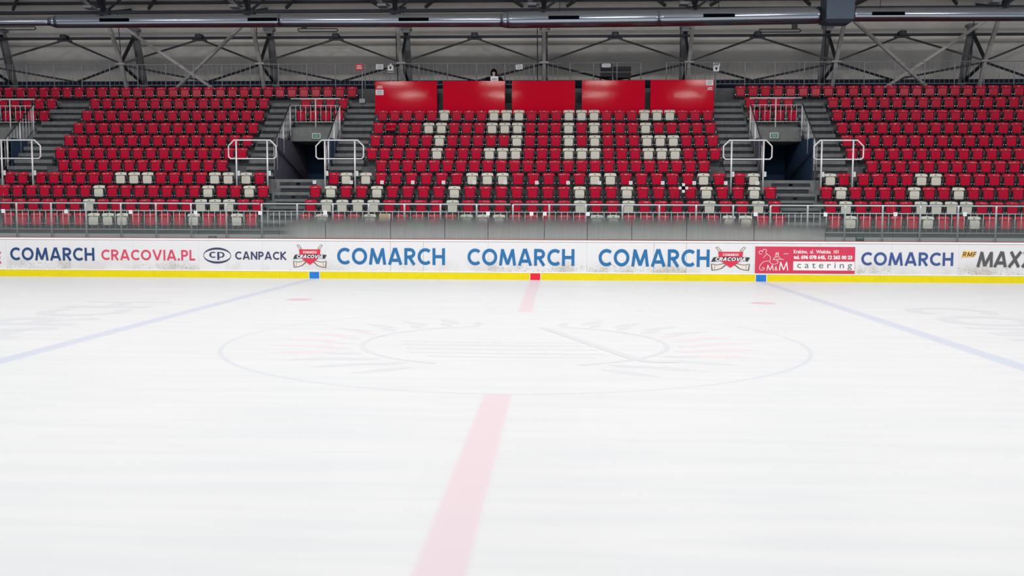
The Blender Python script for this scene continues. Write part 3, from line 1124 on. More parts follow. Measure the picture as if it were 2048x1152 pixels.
# ------------------------------------------------------------------ railings
FPOST = 1.1461
fx0 = -16.78 - FPOST * 4


def rail_section(name, xs, y, z_foot, z_top, bars, bal, label, group, r_post=0.026, r_top=0.026, nb=5, m='galv', foot=True, xend=None):
    """Posts at XS; BARS: heights of the thin horizontal bars; BAL: (low, high) of the balusters or None."""
    root = empty(name, (xs[0], y, z_foot))
    tag(root, label, 'railing', group)
    lo, hi = (xs[0], xs[-1]) if xend is None else xend
    gap = 0.068 if foot is True else 0.06 if foot is False else -0.02
    b = MB()
    b.tube([(lo, y, z_top), (hi - gap, y, z_top)], r_top, 8)
    on(b.build('top_rail', M[m]), root)
    for z in bars:
        b = MB()
        b.tube([(lo, y, z), (hi - gap, y, z)], 0.014, 6)
        on(b.build('cross_bar', M[m]), root)
    for i, x in enumerate(xs):
        if xend is None and i == len(xs) - 1 and i > 0 and foot != 'last':
            continue
        b = MB()
        b.tube([(x, y, z_foot), (x, y, z_top - 0.07), (x, y, z_top)], r_post, 8)
        if foot:
            b.box(x - 0.06, x + 0.06, y - 0.02, y + 0.06, z_foot - 0.005, z_foot + 0.10)
        on(b.build('post', M[m]), root)
    if bal:
        for a, c in zip(xs, xs[1:]):
            for j in range(1, nb + 1):
                x = a + (c - a) * j / (nb + 1)
                b = MB()
                b.tube([(x, y, bal[0]), (x, y, bal[1])], 0.0085, 5)
                on(b.build('baluster', M[m]), root)
    return root


front = [fx0 + FPOST * i for i in range(38)]
cuts = [0, 11, 18, 24, 37]
names = ['stretch of grey metal railing below the left seat block', 'stretch of grey metal railing below the left exit and behind frosted glass',
         'stretch of grey metal railing behind the frosted glass, right of the centre line', 'stretch of grey metal railing below the right seat block']
names = ['grey metal railing along the front of the left seat block', 'grey metal railing from the left exit steps to the red centre line',
         'grey metal railing from the red centre line to the right exit steps', 'grey metal railing along the front of the right seat block']
cuts = [0, 11, 18, 25, 37]
for i in range(4):
    xs = front[cuts[i]:cuts[i + 1] + 1]
    if i in (0, 3):
        xs = [x for x in xs if -18.2 < x < 17]
    rail_section('front_railing', xs, 15.02, 1.24, 2.322, (2.085, 1.485), (1.485, 2.085), names[i], 'railings behind the rink glass', 0.030, 0.024, 5)

up = 1.1415
ua = [-20.72 - up + up * i for i in range(14)]
rail_section('upper_railing', [x for x in ua if x < -6.5], YR[10] + 0.02, 6.95, 7.93, (7.115,), (7.115, 7.93), 'grey railing behind the top row of the left seat block', 'railings of the upper walkway', 0.022, 0.016, 5, 'galvpaint', False)
ub = [at(px, 135, YR[10] + 0.02).x for px in (730, 781, 838, 895, 953, 1010, 1068, 1125)]
rail_section('upper_railing', ub, YR[10] + 0.02, 6.95, 7.93, (7.115,), (7.115, 7.93), 'grey railing above the red press desks, with the person in front', 'railings of the upper walkway', 0.022, 0.016, 5, 'galvpaint', False)
uc = [at(px, 135, YR[10] + 0.3).x for px in (1140, 1187, 1234, 1282)]
rail_section('upper_railing', uc, YR[10] + 0.3, 6.95, 7.98, (7.62,), None, 'open two-bar railing without balusters above the fourth press desk', 'railings of the upper walkway', 0.022, 0.018, 0, 'galvpaint', 'last')
ud = [at(px, 135, YR[10] + 0.02).x for px in (1333, 1371, 1431, 1490, 1550, 1609, 1669, 1729, 1790, 1850, 1909.5, 1969, 2029, 2089)]
rail_section('upper_railing', ud, YR[10] + 0.02, 6.95, 7.945, (7.115,), (7.115, 7.945), 'grey railing behind the top row of the right seat block', 'railings of the upper walkway', 0.022, 0.016, 5, 'galvpaint', False)

# railings round the exits
for n_, (a, b) in enumerate(VOMS):
    which = ('far left exit', 'left exit', 'right exit')[n_]
    y = YR[7] - 0.02
    root = empty('exit_railing', (a, y, ZT[8]))
    tag(root, f'pale tube railing standing on the lintel over the {which}', 'railing', 'railings over the exits')
    q_ = MB()
    q_.tube([(a + 0.01, y, 6.33), (b - 0.01, y, 6.33)], 0.024, 8)
    on(q_.build('top_rail', M['white_tube']), root)
    for z in (6.08, 5.465):
        q_ = MB()
        q_.tube([(a + 0.02, y, z), (b - 0.02, y, z)], 0.013, 6)
        on(q_.build('cross_bar', M['white_tube']), root)
    for x in ((a + b) / 2,):
        q_ = MB()
        q_.tube([(x, y - 0.03, 5.02 if x == (a + b) / 2 else ZT[8]), (x, y - 0.03, 6.33)], 0.024, 8)
        if x == (a + b) / 2:
            q_.box(x - 0.07, x + 0.07, y - 0.055, y - 0.02, 5.0, 5.22)
        on(q_.build('post', M['white_tube']), root)
    for j in range(1, 10):
        x = a + (b - a) * j / 10
        q_ = MB()
        q_.tube([(x, y, 5.465), (x, y, 6.08)], 0.010, 5)
        on(q_.build('baluster', M['white_tube']), root)
    for s, x in (('left', a + 0.02), ('right', b - 0.02)):
        root = empty('cheek_railing', (x, 19.8, ZT[5]))
        tag(root, f'sloping grey railing down the {s} side of the {which}', 'railing', 'sloping railings beside the exits')
        top = lambda yy: 6.17 + (yy - 20.85) * 0.745
        q_ = MB()
        q_.tube([(x, 18.45, top(18.45)), (x, 20.78, top(20.78))], 0.022, 8)
        on(q_.build('handrail', M['dark_steel']), root)
        q_ = MB()
        q_.tube([(x, 18.45, top(18.45) - 0.95), (x, 20.78, top(20.78) - 0.95)], 0.014, 6)
        on(q_.build('cross_bar', M['dark_steel']), root)
        for yy in (20.76, 19.82, 18.95):
            q_ = MB()
            q_.tube([(x, yy, top(yy) - 1.17), (x, yy, top(yy))], 0.026, 8)
            on(q_.build('post', M['galv']), root)
        for j in range(11):
            yy = 18.6 + j * 0.205
            q_ = MB()
            q_.tube([(x, yy, top(yy) - 0.95), (x, yy, top(yy))], 0.010, 5)
            on(q_.build('baluster', M['galv']), root)

# hoop guards at the foot of the aisles
YH_ = 17.76
HOOPS = [tuple(at(px, 300, YH_).x for px in q4) + (wh,) for q4, wh in (((-14, 81, 4, 65), 'left of the left seat block'), ((457, 552, 473, 535), 'left of the left exit'),
         ((632, 727, 650, 710), 'right of the left exit'), ((1447, 1544, 1463, 1527), 'left of the right exit'), ((1628, 1727, 1643, 1706), 'right of the right exit'))]
HZ1, HZ0 = at(1000, 280.5, YH_).z, at(1000, 318, YH_).z
for a, b, p0, p1, where in HOOPS:
    y = YH_
    root = empty('hoop_guard', ((p0 + p1) / 2, y, ZT[3]))
    tag(root, f'bright steel hoop guard rail on two posts, {where}', 'guard rail', 'hoop guards at the aisles')
    z0, z1 = HZ0, HZ1
    c = 0.20
    q_ = MB()
    q_.tube([(a + c, y, z1), (b - c, y, z1), (b, y, z1 - c), (b, y, z0 + 0.07), (b - 0.07, y, z0), (a + 0.07, y, z0), (a, y, z0 + 0.07), (a, y, z1 - c)], 0.024, 8, closed=True)
    on(q_.build('hoop', M['white_tube']), root)
    for x in (p0, p1):
        q_ = MB()
        q_.tube([(x, y - 0.03, ZT[3]), (x, y - 0.03, HZ1 - 0.03)], 0.030, 8)
        on(q_.build('post', M['white_tube']), root)
        q_ = MB()
        q_.box(x + 0.03, x + 0.11, y - 0.02, y + 0.0, 3.32, 3.49)
        on(q_.build('clamp', M['galv']), root)

# ------------------------------------------------------------------ exit signs
for n_, (a, b) in enumerate(VOMS[1:]):
    p = at((633, 1548)[n_], (272, 271)[n_], YR[7] - 0.1)
    root = empty('exit_sign', (p.x, YR[7] - 0.08, p.z - 0.09))
    tag(root, f'small green exit sign box on the lintel of the {("left", "right")[n_]} exit', 'sign', 'green exit signs')
    q_ = MB()
    q_.rbox(p.x - 0.155, p.x + 0.155, YR[7] - 0.13, YR[7] - 0.081, p.z - 0.1, p.z + 0.1, 0.02, 0, 2, 'y')
    on(q_.build('housing', M['paper']), root)
    q_ = MB()
    q_.box(p.x - 0.125, p.x + 0.125, YR[7] - 0.136, YR[7] - 0.13, p.z - 0.072, p.z + 0.072)
    on(q_.build('face', M['green']), root)
    q_ = MB()
    q_.box(p.x - 0.095, p.x + 0.095, YR[7] - 0.139, YR[7] - 0.136, p.z + 0.008, p.z + 0.045)
    q_.box(p.x - 0.095, p.x + 0.095, YR[7] - 0.139, YR[7] - 0.136, p.z - 0.045, p.z - 0.01)
    on(q_.build('lettering', M['greenlite']), root)

# ------------------------------------------------------------------ press desks with red fronts
PD = [(750, 874), (886, 1010), (1024, 1150), (1164, 1290), (1301, 1428)]
YP = 21.66
for i, (a, b) in enumerate(PD):
    x0, x1 = at(a, 180, YP).x, at(b, 180, YP).x
    zt = at((a + b) / 2, (162.5, 162, 161.5, 160.5, 159.5)[i], YP).z
    root = empty('press_desk', ((x0 + x1) / 2, YP + 0.2, ZT[9]))
    tag(root, f'press desk with a tall glossy red front, {ORD[i]} of the five from the left', 'desk', 'red press desks')
    q_ = MB()
    q_.rbox(x0, x1, YP, YP + 0.03, ZT[9] + 0.004, zt, 0.008, 0, 2, 'y')
    on(q_.build('front_panel', M['screen']), root)
    q_ = MB()
    q_.box(x0, x1, YP + 0.032, YP + 0.46, zt - 0.20, zt - 0.16)
    on(q_.build('desk_top', M['foot_shade_and_dark_paint']), root)
    for x in (x0 + 0.03, x1 - 0.07):
        q_ = MB()
        q_.box(x, x + 0.04, YP + 0.032, YP + 0.44, ZT[9], zt - 0.2)
        on(q_.build('side_panel', M['foot_shade_and_dark_paint']), root)


def sheet(name, px0, py0, px1, py1, Y, label, cat, lines=3, rot=0.0, m='paper', ink='print', th=0.006, group=None):
    """A small printed sheet or plate facing the rink, with rows of print on it."""
    p, r = at(px0, py1, Y), at(px1, py0, Y)
    cx, cz = (p.x + r.x) / 2, (p.z + r.z) / 2
    w, h = abs(r.x - p.x), abs(r.z - p.z)
    root = empty(name, (cx, Y, cz))
    tag(root, label, cat, group)
    q_ = MB()
    xf = Matrix.Rotation(rot, 4, 'Y')
    q_.box(-w / 2, w / 2, -th, 0, -h / 2, h / 2, 0, xf)
    q_.build('plate', M[m], root)
    if lines:
        q_ = MB()
        for j in range(lines):
            z = h * (0.5 - (j + 1) / (lines + 1))
            t = h * 0.22 / (lines + 1)
            ww = w * (0.36 if j % 2 else 0.30)
            q_.box(-ww, ww, -th - 0.002, -th, z - t, z + t, 0, xf)
        q_.build('print', M[ink], root)
    return root


sheet('paper_notice', 751.5, 179.5, 767, 190, YP - 0.001, 'white printed notice on the first red press desk', 'notice', 4)
sheet('paper_notice', 1412, 160.5, 1426.5, 171, YP - 0.001, 'white printed notice at the top corner of the fifth red press desk', 'notice', 4)
sheet('red_notice', 752, 170, 767, 178.5, YP - 0.001, 'small red notice with white print above the notice on the first press desk', 'notice', 2, 0, 'signred', 'inkwhite')
sheet('red_notice', 1413, 172.5, 1426.5, 181.5, YP - 0.001, 'small red notice with white print below the notice on the fifth press desk', 'notice', 2, 0, 'signred', 'inkwhite')
sheet('paper_notice', 752, 128.5, 766.5, 139, YR[10] - 0.005, 'white notice on the upper railing beside the sound meter', 'notice', 3)
sheet('paper_notice', 1031.5, 129, 1045.5, 139, YR[10] - 0.005, 'white notice hanging askew on the upper railing right of the person', 'notice', 3, -0.10)
# red sign on a post
root = sheet('post_sign', 711.5, 128, 726, 140.5, YR[9] - 0.10, 'red sign with white print on a grey post beside the top left row', 'sign', 2, 0, 'signred', 'inkwhite', 0.02)
p = at(724.5, 140, YR[9] - 0.07)
q_ = MB()
q_.tube([(p.x, YR[9] - 0.07, ZT[10]), (p.x, YR[9] - 0.07, p.z + 0.2)], 0.022, 8)
q_.box(p.x - 0.11, p.x + 0.11, YR[9] - 0.16, YR[9] + 0.05, ZT[10] - 0.0, ZT[10] + 0.16)
on(q_.build('post', M['galvpaint']), root)


def instrument(px, py, pxb, pyb, Y, zfoot, label, striped):
    """A pale box instrument on a thin post."""
    p = at(px, py, Y)
    root = empty('measuring_device', (p.x, Y, zfoot))
    tag(root, label, 'device', 'pale devices on posts')
    q_ = MB()
    q_.rbox(p.x - 0.11, p.x + 0.11, Y - 0.08, Y + 0.08, p.z - 0.10, p.z + 0.10, 0.02, 0, 2, 'y')
    on(q_.build('case', M['paper']), root)
    q_ = MB()
    q_.tube([(p.x, Y - 0.09, p.z), (p.x, Y - 0.08, p.z)], 0.04, 10)
    if striped:
        for j in range(3):
            q_.beam((p.x - 0.10 + 0.07 * j, Y - 0.082, p.z + 0.12), (p.x - 0.04 + 0.07 * j, Y - 0.082, p.z + 0.21), 0.02, 0.03)
        q_.box(p.x - 0.07, p.x + 0.07, Y - 0.084, Y - 0.081, p.z + 0.05, p.z + 0.07)
    else:
        q_.box(p.x - 0.07, p.x + 0.07, Y - 0.084, Y - 0.081, p.z + 0.055, p.z + 0.07)
    on(q_.build('dial', M['black']), root)
    if striped:
        q_ = MB()
        q_.box(p.x - 0.12, p.x + 0.13, Y - 0.079, Y - 0.05, p.z + 0.10, p.z + 0.22)
        on(q_.build('striped_top', M['paper']), root)
    else:
        q_ = MB()
        q_.tube([(p.x, Y, p.z + 0.10), (p.x, Y, p.z + 0.17)], [0.05, 0.03], 8)
        q_.box(p.x - 0.12, p.x + 0.12, Y - 0.05, Y + 0.05, p.z - 0.17, p.z - 0.15)
        on(q_.build('cap', M['paper']), root)
    q_ = MB()
    q_.tube([(p.x, Y, zfoot), (p.x, Y, p.z - 0.08)], 0.016, 8)
    on(q_.build('post', M['galvpaint']), root)


instrument(781.5, 136.5, 0, 0, YK[10], ZT[10], 'pale box device on a post behind the first red press desk', False)
instrument(1432, 138, 0, 0, YK[10] - 0.1, ZT[10], 'pale box device with a striped top beside the fifth press desk', True)

# ------------------------------------------------------------------ small paper tags
YG = RINK_Y + 0.048
for i, (px, py) in enumerate(((6, 422), (132, 423), (261, 424), (391, 425), (520, 426), (650, 425), (976, 427), (1063, 427.5), (1089.5, 427.5), (1176, 428), (1511, 428.5), (1651, 429), (1791, 428.5), (1930, 428.5))):
    p = at(px, py, YG)
    q_ = MB()
    q_.box(p.x - 0.055, p.x + 0.055, YG, YG + 0.005, p.z - 0.058, p.z + 0.058)
    q_.box(p.x - 0.03, p.x + 0.03, YG - 0.001, YG, p.z - 0.03, p.z + 0.03, 1)
    tag(q_.build('paper_tag', [M['paper'], M['tagprint']]), f'small white paper tag stuck on the rink glass, {ORD[i]} from the left', 'tag', 'paper tags on the rink glass')
YC = YK[2] + 0.30
for i, px in enumerate((629, 702.5, 764, 825.5, 887, 948.5, 1010.5, 1073.5, 1136, 1199, 1261.5, 1325.5, 1388.5, 1451.5, 1515)):
    p = at(px, 364.3 + (px - 629) * 0.0022, YC)
    root = empty('seat_tag', (p.x, YC, ZT[2]))
    tag(root, f'white paper tag on a thin stem between third and fourth rows, {ORD[i]} from the left', 'tag', 'paper tags before the fourth row')
    q_ = MB()
    q_.box(-0.058, 0.058, -0.004, 0.0, p.z - ZT[2] - 0.06, p.z - ZT[2] + 0.06)
    q_.box(-0.03, 0.03, -0.005, -0.004, p.z - ZT[2] - 0.03, p.z - ZT[2] + 0.03, 1)
    q_.build('card', [M['paper'], M['tagprint']], root)
    q_ = MB()
    q_.tube([(0, 0.006, 0), (0, 0.006, p.z - ZT[2])], 0.005, 5)
    q_.build('stem', M['bracket'], root)
# cross-shaped cluster of four white squares on the glass
p = at(1367, 376, YK[1] + 0.3)
root = empty('marker_cross', (p.x, YK[1] + 0.3, ZT[1]))
tag(root, 'cross of four small white squares round a black one, among right-hand middle seats', 'marker')
q_ = MB()
for dx, dz in ((0, 0.11), (0, -0.11), (0.11, 0), (-0.11, 0)):
    q_.box(dx - 0.045, dx + 0.045, -0.004, 0.004, p.z - ZT[1] + dz - 0.045, p.z - ZT[1] + dz + 0.045)
q_.box(-0.055, 0.055, -0.002, 0.006, p.z - ZT[1] - 0.055, p.z - ZT[1] + 0.055, 1)
q_.build('squares_plate', [M['paper'], M['black']], root)
q_ = MB()
q_.tube([(0, 0.012, 0), (0, 0.012, p.z - ZT[1])], 0.008, 6)
q_.build('stem', M['bracket'], root)
# tan square panel built behind the glass
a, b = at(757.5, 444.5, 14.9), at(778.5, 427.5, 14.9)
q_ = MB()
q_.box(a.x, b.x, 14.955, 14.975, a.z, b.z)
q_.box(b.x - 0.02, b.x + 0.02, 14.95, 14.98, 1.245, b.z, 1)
tag(q_.build('tan_square', [M['tanface'], M['paper']]), 'tan square panel at the front railing behind the frosted glass', 'board')
for px, w_ in ((425, 16), (1720, 17)):
    a, b = at(px - w_ / 2, 479, 14.7), at(px + w_ / 2, 472.5, 14.7)
    q_ = MB()
    q_.box(a.x, b.x, 14.7, 14.72, 1.12, b.z)
    q_.box(a.x + 0.03, b.x - 0.03, 14.697, 14.7, a.z + 0.03, b.z - 0.025, 1)
    q_.box((a.x + b.x) / 2 - 0.02, (a.x + b.x) / 2 + 0.02, 14.72, 14.75, 0, 1.14)
    tag(q_.build('floor_sign', [M['foot_shade_and_dark_paint'], M['greenlite']]), f'tiny dark plate with pale print behind the boards below the {"left" if px < 1000 else "right"} seat block', 'sign', 'small plates behind the boards')

# ------------------------------------------------------------------ hall: back wall, roof, steel
mb = MB()
mb.box(-34, 34, 14.40, 15.10, -0.05, 1.12)
struct(mb.build('floor_walkway', M['concrete_pale']), 'concrete kerb between boards and stand', 'kerb')
mb = MB()
mb.box(-26, 26, 15.06, 15.098, 1.20, 1.345)
struct(mb.build('trim_5', M['paper']))
mb = MB()
mb.prism([(26.80, 6.9), (26.46, 7.76), (26.52, 7.78), (26.88, 6.9)], -34, 34)
struct(mb.build('wall_foot_shade', M['foot_shade_and_dark_paint']))  # dark strip: shade at the wall's foot put into its colour
mb = MB()
mb.prism([(26.9, 6.9), (25.88, 9.34), (25.72, 10.25), (25.95, 10.30), (27.1, 6.9)], -34, 34)
struct(mb.build('wall_back', M['panel_wall']), 'grey panelled back wall leaning inwards', 'wall')
mb = MB()
mb.prism([(25.95, 10.10), (14, 13.9), (0, 16.4), (-30, 12.2), (-30, 12.4), (0, 16.6), (14, 14.1), (25.95, 10.35)], -34, 34)
struct(mb.build('ceiling', M['roof']), 'grey panelled underside of the hall roof', 'ceiling')
mb = MB()
mb.box(-34, 34, 25.70, 25.90, 9.20, 9.30)
struct(mb.build('trim_1', M['roof']))
# purlin, chord
mb = MB()
mb.box(-34, 34, 24.70, 24.82, 9.26, 9.36)
struct(mb.build('beam', M['dark_steel']), 'dark steel purlin along the back wall', 'beam')
mb = MB()
mb.box(-34, 34, 22.24, 22.36, 9.80, 9.92)
struct(mb.build('beam', M['dark_steel']), 'dark steel chord above the air duct', 'beam')
mb = MB()
mb.box(-34, 34, 24.0, 24.12, 10.55, 10.65)
struct(mb.build('beam', M['dark_steel']), 'dark steel roof purlin', 'beam')

BX = [0.1 + 5.75 * i for i in range(-4, 5)]
for X in BX:
    mb = MB()
    # H-section leaning column
    p0, p1 = Vector((X, 25.95, 6.9)), Vector((X, 24.9, 9.75))
    for dx in (-0.11, 0.11):
        mb.beam(p0 + Vector((dx, 0, 0)), p1 + Vector((dx, 0, 0)), 0.03, 0.24, up=(0, 1, 0.4))
    mb.beam(p0, p1, 0.22, 0.03, up=(0, 1, 0.4))
    mb.box(X - 0.22, X + 0.22, 24.72, 25.1, 9.62, 9.74)
    mb.box(X - 0.15, X + 0.15, 24.78, 25.05, 9.50, 9.62)
    struct(mb.build('column', [M['column'], M['dark_steel']]), 'dark leaning steel column against the back wall', 'column')
    mb = MB()
    mb.beam((X, 24.15, 6.95), (X, 23.6, 8.10), 0.13, 0.13)
    mb.beam((X, 23.6, 8.10), (X, 22.3, 9.86), 0.13, 0.13)
    mb.box(X - 0.18, X + 0.18, 23.5, 23.7, 8.02, 8.10)
    struct(mb.build('column', M['strut']), 'pale steel strut rising towards the rink', 'column')
    mb = MB()
    mb.beam((X, 24.95, 9.50), (X, 23.62, 8.12), 0.10, 0.10)
    mb.beam((X, 23.62, 8.05), (X, 25.6, 7.55), 0.09, 0.09)
    struct(mb.build('beam', M['dark_steel']), 'dark diagonal between column and strut', 'beam')
    # fan of members above the duct
    mb = MB()
    N0 = Vector((X, 22.3, 9.86))
    mb.beam(N0, (X, 24.6, 10.45), 0.10, 0.10)
    mb.beam(N0, (X - 0.05, 20.6, 11.5), 0.14, 0.14)
    mb.beam(N0, (X - 1.9, 22.0, 11.2), 0.07, 0.07)
    mb.beam(N0, (X + 1.9, 22.0, 11.2), 0.07, 0.07)
    mb.beam(N0, (X - 0.28, 22.6, 11.0), 0.06, 0.06)
    mb.beam(N0, (X + 0.35, 21.6, 11.2), 0.06, 0.06)
    mb.box(X - 0.2, X + 0.2, 22.2, 22.4, 9.70, 10.0)
    struct(mb.build('beam', M['dark_steel']), 'fan of dark roof truss members at a node', 'beam')
    mb = MB()
    mb.beam((X + 0.9, 24.3, 10.42), (X + 2.4, 22.5, 11.05), 0.10, 0.10)
    mb.beam((X - 0.9, 24.3, 10.42), (X - 2.4, 22.5, 11.05), 0.10, 0.10)
    struct(mb.build('beam', M['purlin']), 'grey roof braces under the panels', 'beam')
    # rain pipe or cable beside the strut
    mb = MB()
    mb.tube([(X - 0.28, 24.6, 6.95), (X - 0.28, 24.2, 8.4), (X - 0.30, 24.05, 10.2)], 0.018, 6)
    struct(mb.build('trim_2', M['dark_steel']))
for X0, X1 in zip(BX, BX[1:]):
    Xm = (X0 + X1) / 2
    mb = MB()
    mb.beam((X0 + 0.1, 23.62, 8.12), (Xm - 0.12, 24.66, 9.20), 0.07, 0.07)
    mb.beam((X1 - 0.1, 23.62, 8.12), (Xm + 0.12, 24.66, 9.20), 0.07, 0.07)
    mb.box(Xm - 0.3, Xm + 0.3, 24.6, 24.72, 9.17, 9.22)
    struct(mb.build('beam', M['purlin']), 'shallow gable-shaped knee brace under the purlin', 'beam')
    mb = MB()
    mb.rbox(Xm - 0.14, Xm + 0.14, 24.5, 24.78, 9.24, 9.44, 0.05, 0, 3, 'y')
    mb.tube([(Xm, 24.48, 9.34), (Xm, 24.5, 9.34)], 0.06, 10, 1)
    struct(mb.build('trim_3', [M['dark_steel'], M['purlin']]))
    mb = MB()
    mb.beam((X0 + 0.1, 23.7, 8.02), (Xm - 0.05, 25.5, 7.62), 0.07, 0.07)
    mb.beam((X1 - 0.1, 23.7, 8.02), (Xm + 0.05, 25.5, 7.62), 0.07, 0.07)
    struct(mb.build('beam', M['dark_steel']), 'dark low braces between the struts', 'beam')
for X0, X1 in ((-17.15, -11.4), (11.6, 17.35)):
    mb = MB()
    mb.beam((X0 + 0.4, 22.72, 9.46), ((X0 + X1) / 2 + 0.95, 24.0, 7.0), 0.11, 0.11)
    struct(mb.build('beam', M['strut']), 'pale cross brace falling to the right', 'beam')
    mb = MB()
    mb.beam((X1 - 0.4, 22.78, 9.46), ((X0 + X1) / 2 - 0.95, 24.06, 7.0), 0.11, 0.11)
    struct(mb.build('beam', M['strut']), 'pale cross brace falling to the left', 'beam')

# long thin heater loops under the wall panels
for i, (x0, x1, py) in enumerate(((596, 676, 60.5), (1519, 1602, 61.5), (-40, 72, 57))):
    Yh = 24.45
    p, r = at(x0, py, Yh), at(x1, py, Yh)
    zc = p.z
    mb = MB()
    mb.tube([(p.x, Yh, zc + 0.06), (r.x - 0.06, Yh, zc + 0.06), (r.x, Yh, zc), (r.x - 0.06, Yh, zc - 0.06), (p.x + 0.06, Yh, zc - 0.06), (p.x, Yh, zc)], 0.022, 6, closed=True)
    root = empty('heater_loop', (p.x, Yh, zc))
    tag(root, f'long thin tube heater loop high on the back wall, {("left of centre", "near the hanging duct box", "at the far left corner")[i]}', 'heater', 'tube heaters')
    on(mb.build('tube_loop', M['purlin']), root)
    mb = MB()
    xb = p.x + 0.25 if i != 1 else r.x - 0.25
    mb.rbox(xb - 0.10, xb + 0.10, Yh - 0.05, Yh + 0.10, zc + 0.07, zc + 0.24, 0.03, 0, 2, 'y')
    mb.tube([(xb, Yh + 0.05, zc + 0.2), (xb, 25.3, zc + 0.45)], 0.015, 6)
    on(mb.build('burner_box', M['purlin']), root)

# ------------------------------------------------------------------ air duct
YD = 20.4
duct = empty('air_duct', (0, YD, 9.3))
tag(duct, 'long round galvanised air duct hanging under the roof across the stand', 'air duct')


def dpt(px, py):
    p = at(px, py, YD)
    return p.x, p.z


def duct_run(px0, y0a, y0b, px1, y1a, y1b, name='duct_run'):
    (xa, za), (_, zb) = dpt(px0, y0a), dpt(px0, y0b)
    (xc, zc), (_, zd) = dpt(px1, y1a), dpt(px1, y1b)
    ca, cb = (za + zb) / 2, (zc + zd) / 2
    ra, rb = (za - zb) / 2, (zc - zd) / 2
    n = max(2, int(abs(xc - xa) / 0.16))
    b = MB()
    pts, rr = [], []
    for i in range(n + 1):
        t = i / n
        pts.append((xa + (xc - xa) * t, YD, ca + (cb - ca) * t))
        rr.append((ra + (rb - ra) * t) * (1.0 if i % 2 else 1.006))
    b.tube(pts, rr, 28)
    return on(b.build(name, M['duct']), duct), (xa, ca, ra), (xc, cb, rb)


duct_run(-200, 38, 53, 100, 35, 51.5)
duct_run(99, 34, 51.5, 113, 31, 56, 'reducer')
duct_run(112, 31, 56, 560, 28.5, 54.5)
duct_run(559, 28.5, 54.5, 1004, 27, 54)
duct_run(1003, 27, 54.5, 1016, 23.5, 56.5, 'reducer')
duct_run(1015, 23.5, 56.5, 1318, 19.5, 53)
duct_run(1317, 19.5, 53, 1640, 13.5, 47.5)
duct_run(1702, 16, 43, 2100, 14.5, 42)
x0, z0 = dpt(1646, 46)
x1, _ = dpt(1702, 46)
_, zt = dpt(1700, -60)
mb = MB()
mb.rbox(x0, x1, YD - 0.42, YD + 0.42, z0 + 0.06, zt, 0.02, 0, 2, 'z')
mb.add([(x0 - 0.1, YD - 0.45, z0 + 0.06), (x1 + 0.06, YD - 0.45, z0 + 0.06), (x1 + 0.06, YD + 0.45, z0 + 0.06), (x0 - 0.1, YD + 0.45, z0 + 0.06),
        (x0 + 0.1, YD - 0.3, z0 - 0.06), (x1 - 0.12, YD - 0.3, z0 - 0.06), (x1 - 0.12, YD + 0.3, z0 - 0.06), (x0 + 0.1, YD + 0.3, z0 - 0.06)],
       [(0, 1, 2, 3), (7, 6, 5, 4), (0, 4, 5, 1), (1, 5, 6, 2), (2, 6, 7, 3), (3, 7, 4, 0)])
o = on(recalc(mb.build('drop_box', M['ductbox'])), duct)
o['label'] = 'dark rectangular drop of the duct'
for px0, px1, py in ((198.5, 257, 39.8), (495, 554, 38.7), (797, 857, 38.7), (1097, 1158.5, 34.8), (1407, 1470, 30.7), (1745, 1810, 26.8)):
    (xa, za), (xb, _) = dpt(px0, py), dpt(px1, py)
    big = 0.29 if px0 > 1000 and px0 < 1700 else 0.235
    mb = MB()
    yf = YD - big - 0.03
    k = (yf - CAM.y) / (YD - CAM.y)
    xa, xb = CAM.x + (xa - CAM.x) * k, CAM.x + (xb - CAM.x) * k
    za = CAM.z + (za - CAM.z) * k
    mb.box(xa, xb, yf, YD - 0.1, za - 0.06, za + 0.06)
    fr = MB()
    for e in ((xa - 0.03, xa, za - 0.075, za + 0.075), (xb, xb + 0.03, za - 0.075, za + 0.075), (xa, xb, za + 0.06, za + 0.075), (xa, xb, za - 0.075, za - 0.06)):
        fr.box(e[0], e[1], yf - 0.01, YD - 0.1, e[2], e[3])
    o = on(mb.build('vent_slot', M['black']), duct)
    f = fr.build('vent_frame', M['galvpaint'])
    f.parent = o
    f.matrix_parent_inverse = o.matrix_parent_inverse
    o['label'] = 'black outlet slot in the duct'
for X in BX:
    mb = MB()
    mb.tube([(X + 0.6, YD, 9.3), (X + 0.6, YD, 11.6)], 0.012, 6)
    on(mb.build('hanger_rod', M['dark_steel']), duct)

# floodlight brackets at the truss nodes
for i, X in enumerate(BX[1:8]):
    root = empty('lamp_housing', (X - 0.38, 21.9, 9.98))
    tag(root, f'pale boxy lamp housing clipped to the roof truss above the duct, {ORD[i]} from the left', 'lamp', 'lamp housings on the truss')
    mb = MB()
    mb.rbox(X - 0.62, X - 0.28, 21.75, 22.2, 9.93, 10.03, 0.02, 0, 2, 'y')
    on(mb.build('housing', M['galvpaint']), root)
    mb = MB()
    mb.beam((X - 0.45, 22.1, 10.0), (X - 0.75, 21.5, 10.45), 0.12, 0.10)
    mb.box(X - 0.42, X - 0.1, 22.15, 22.25, 9.94, 10.0)
    on(mb.build('arm', M['galvpaint']), root)

# ------------------------------------------------------------------ chair and table on the upper walkway
def upper(px, py, Y):
    p = at(px, py, Y)
    return p.x, p.z


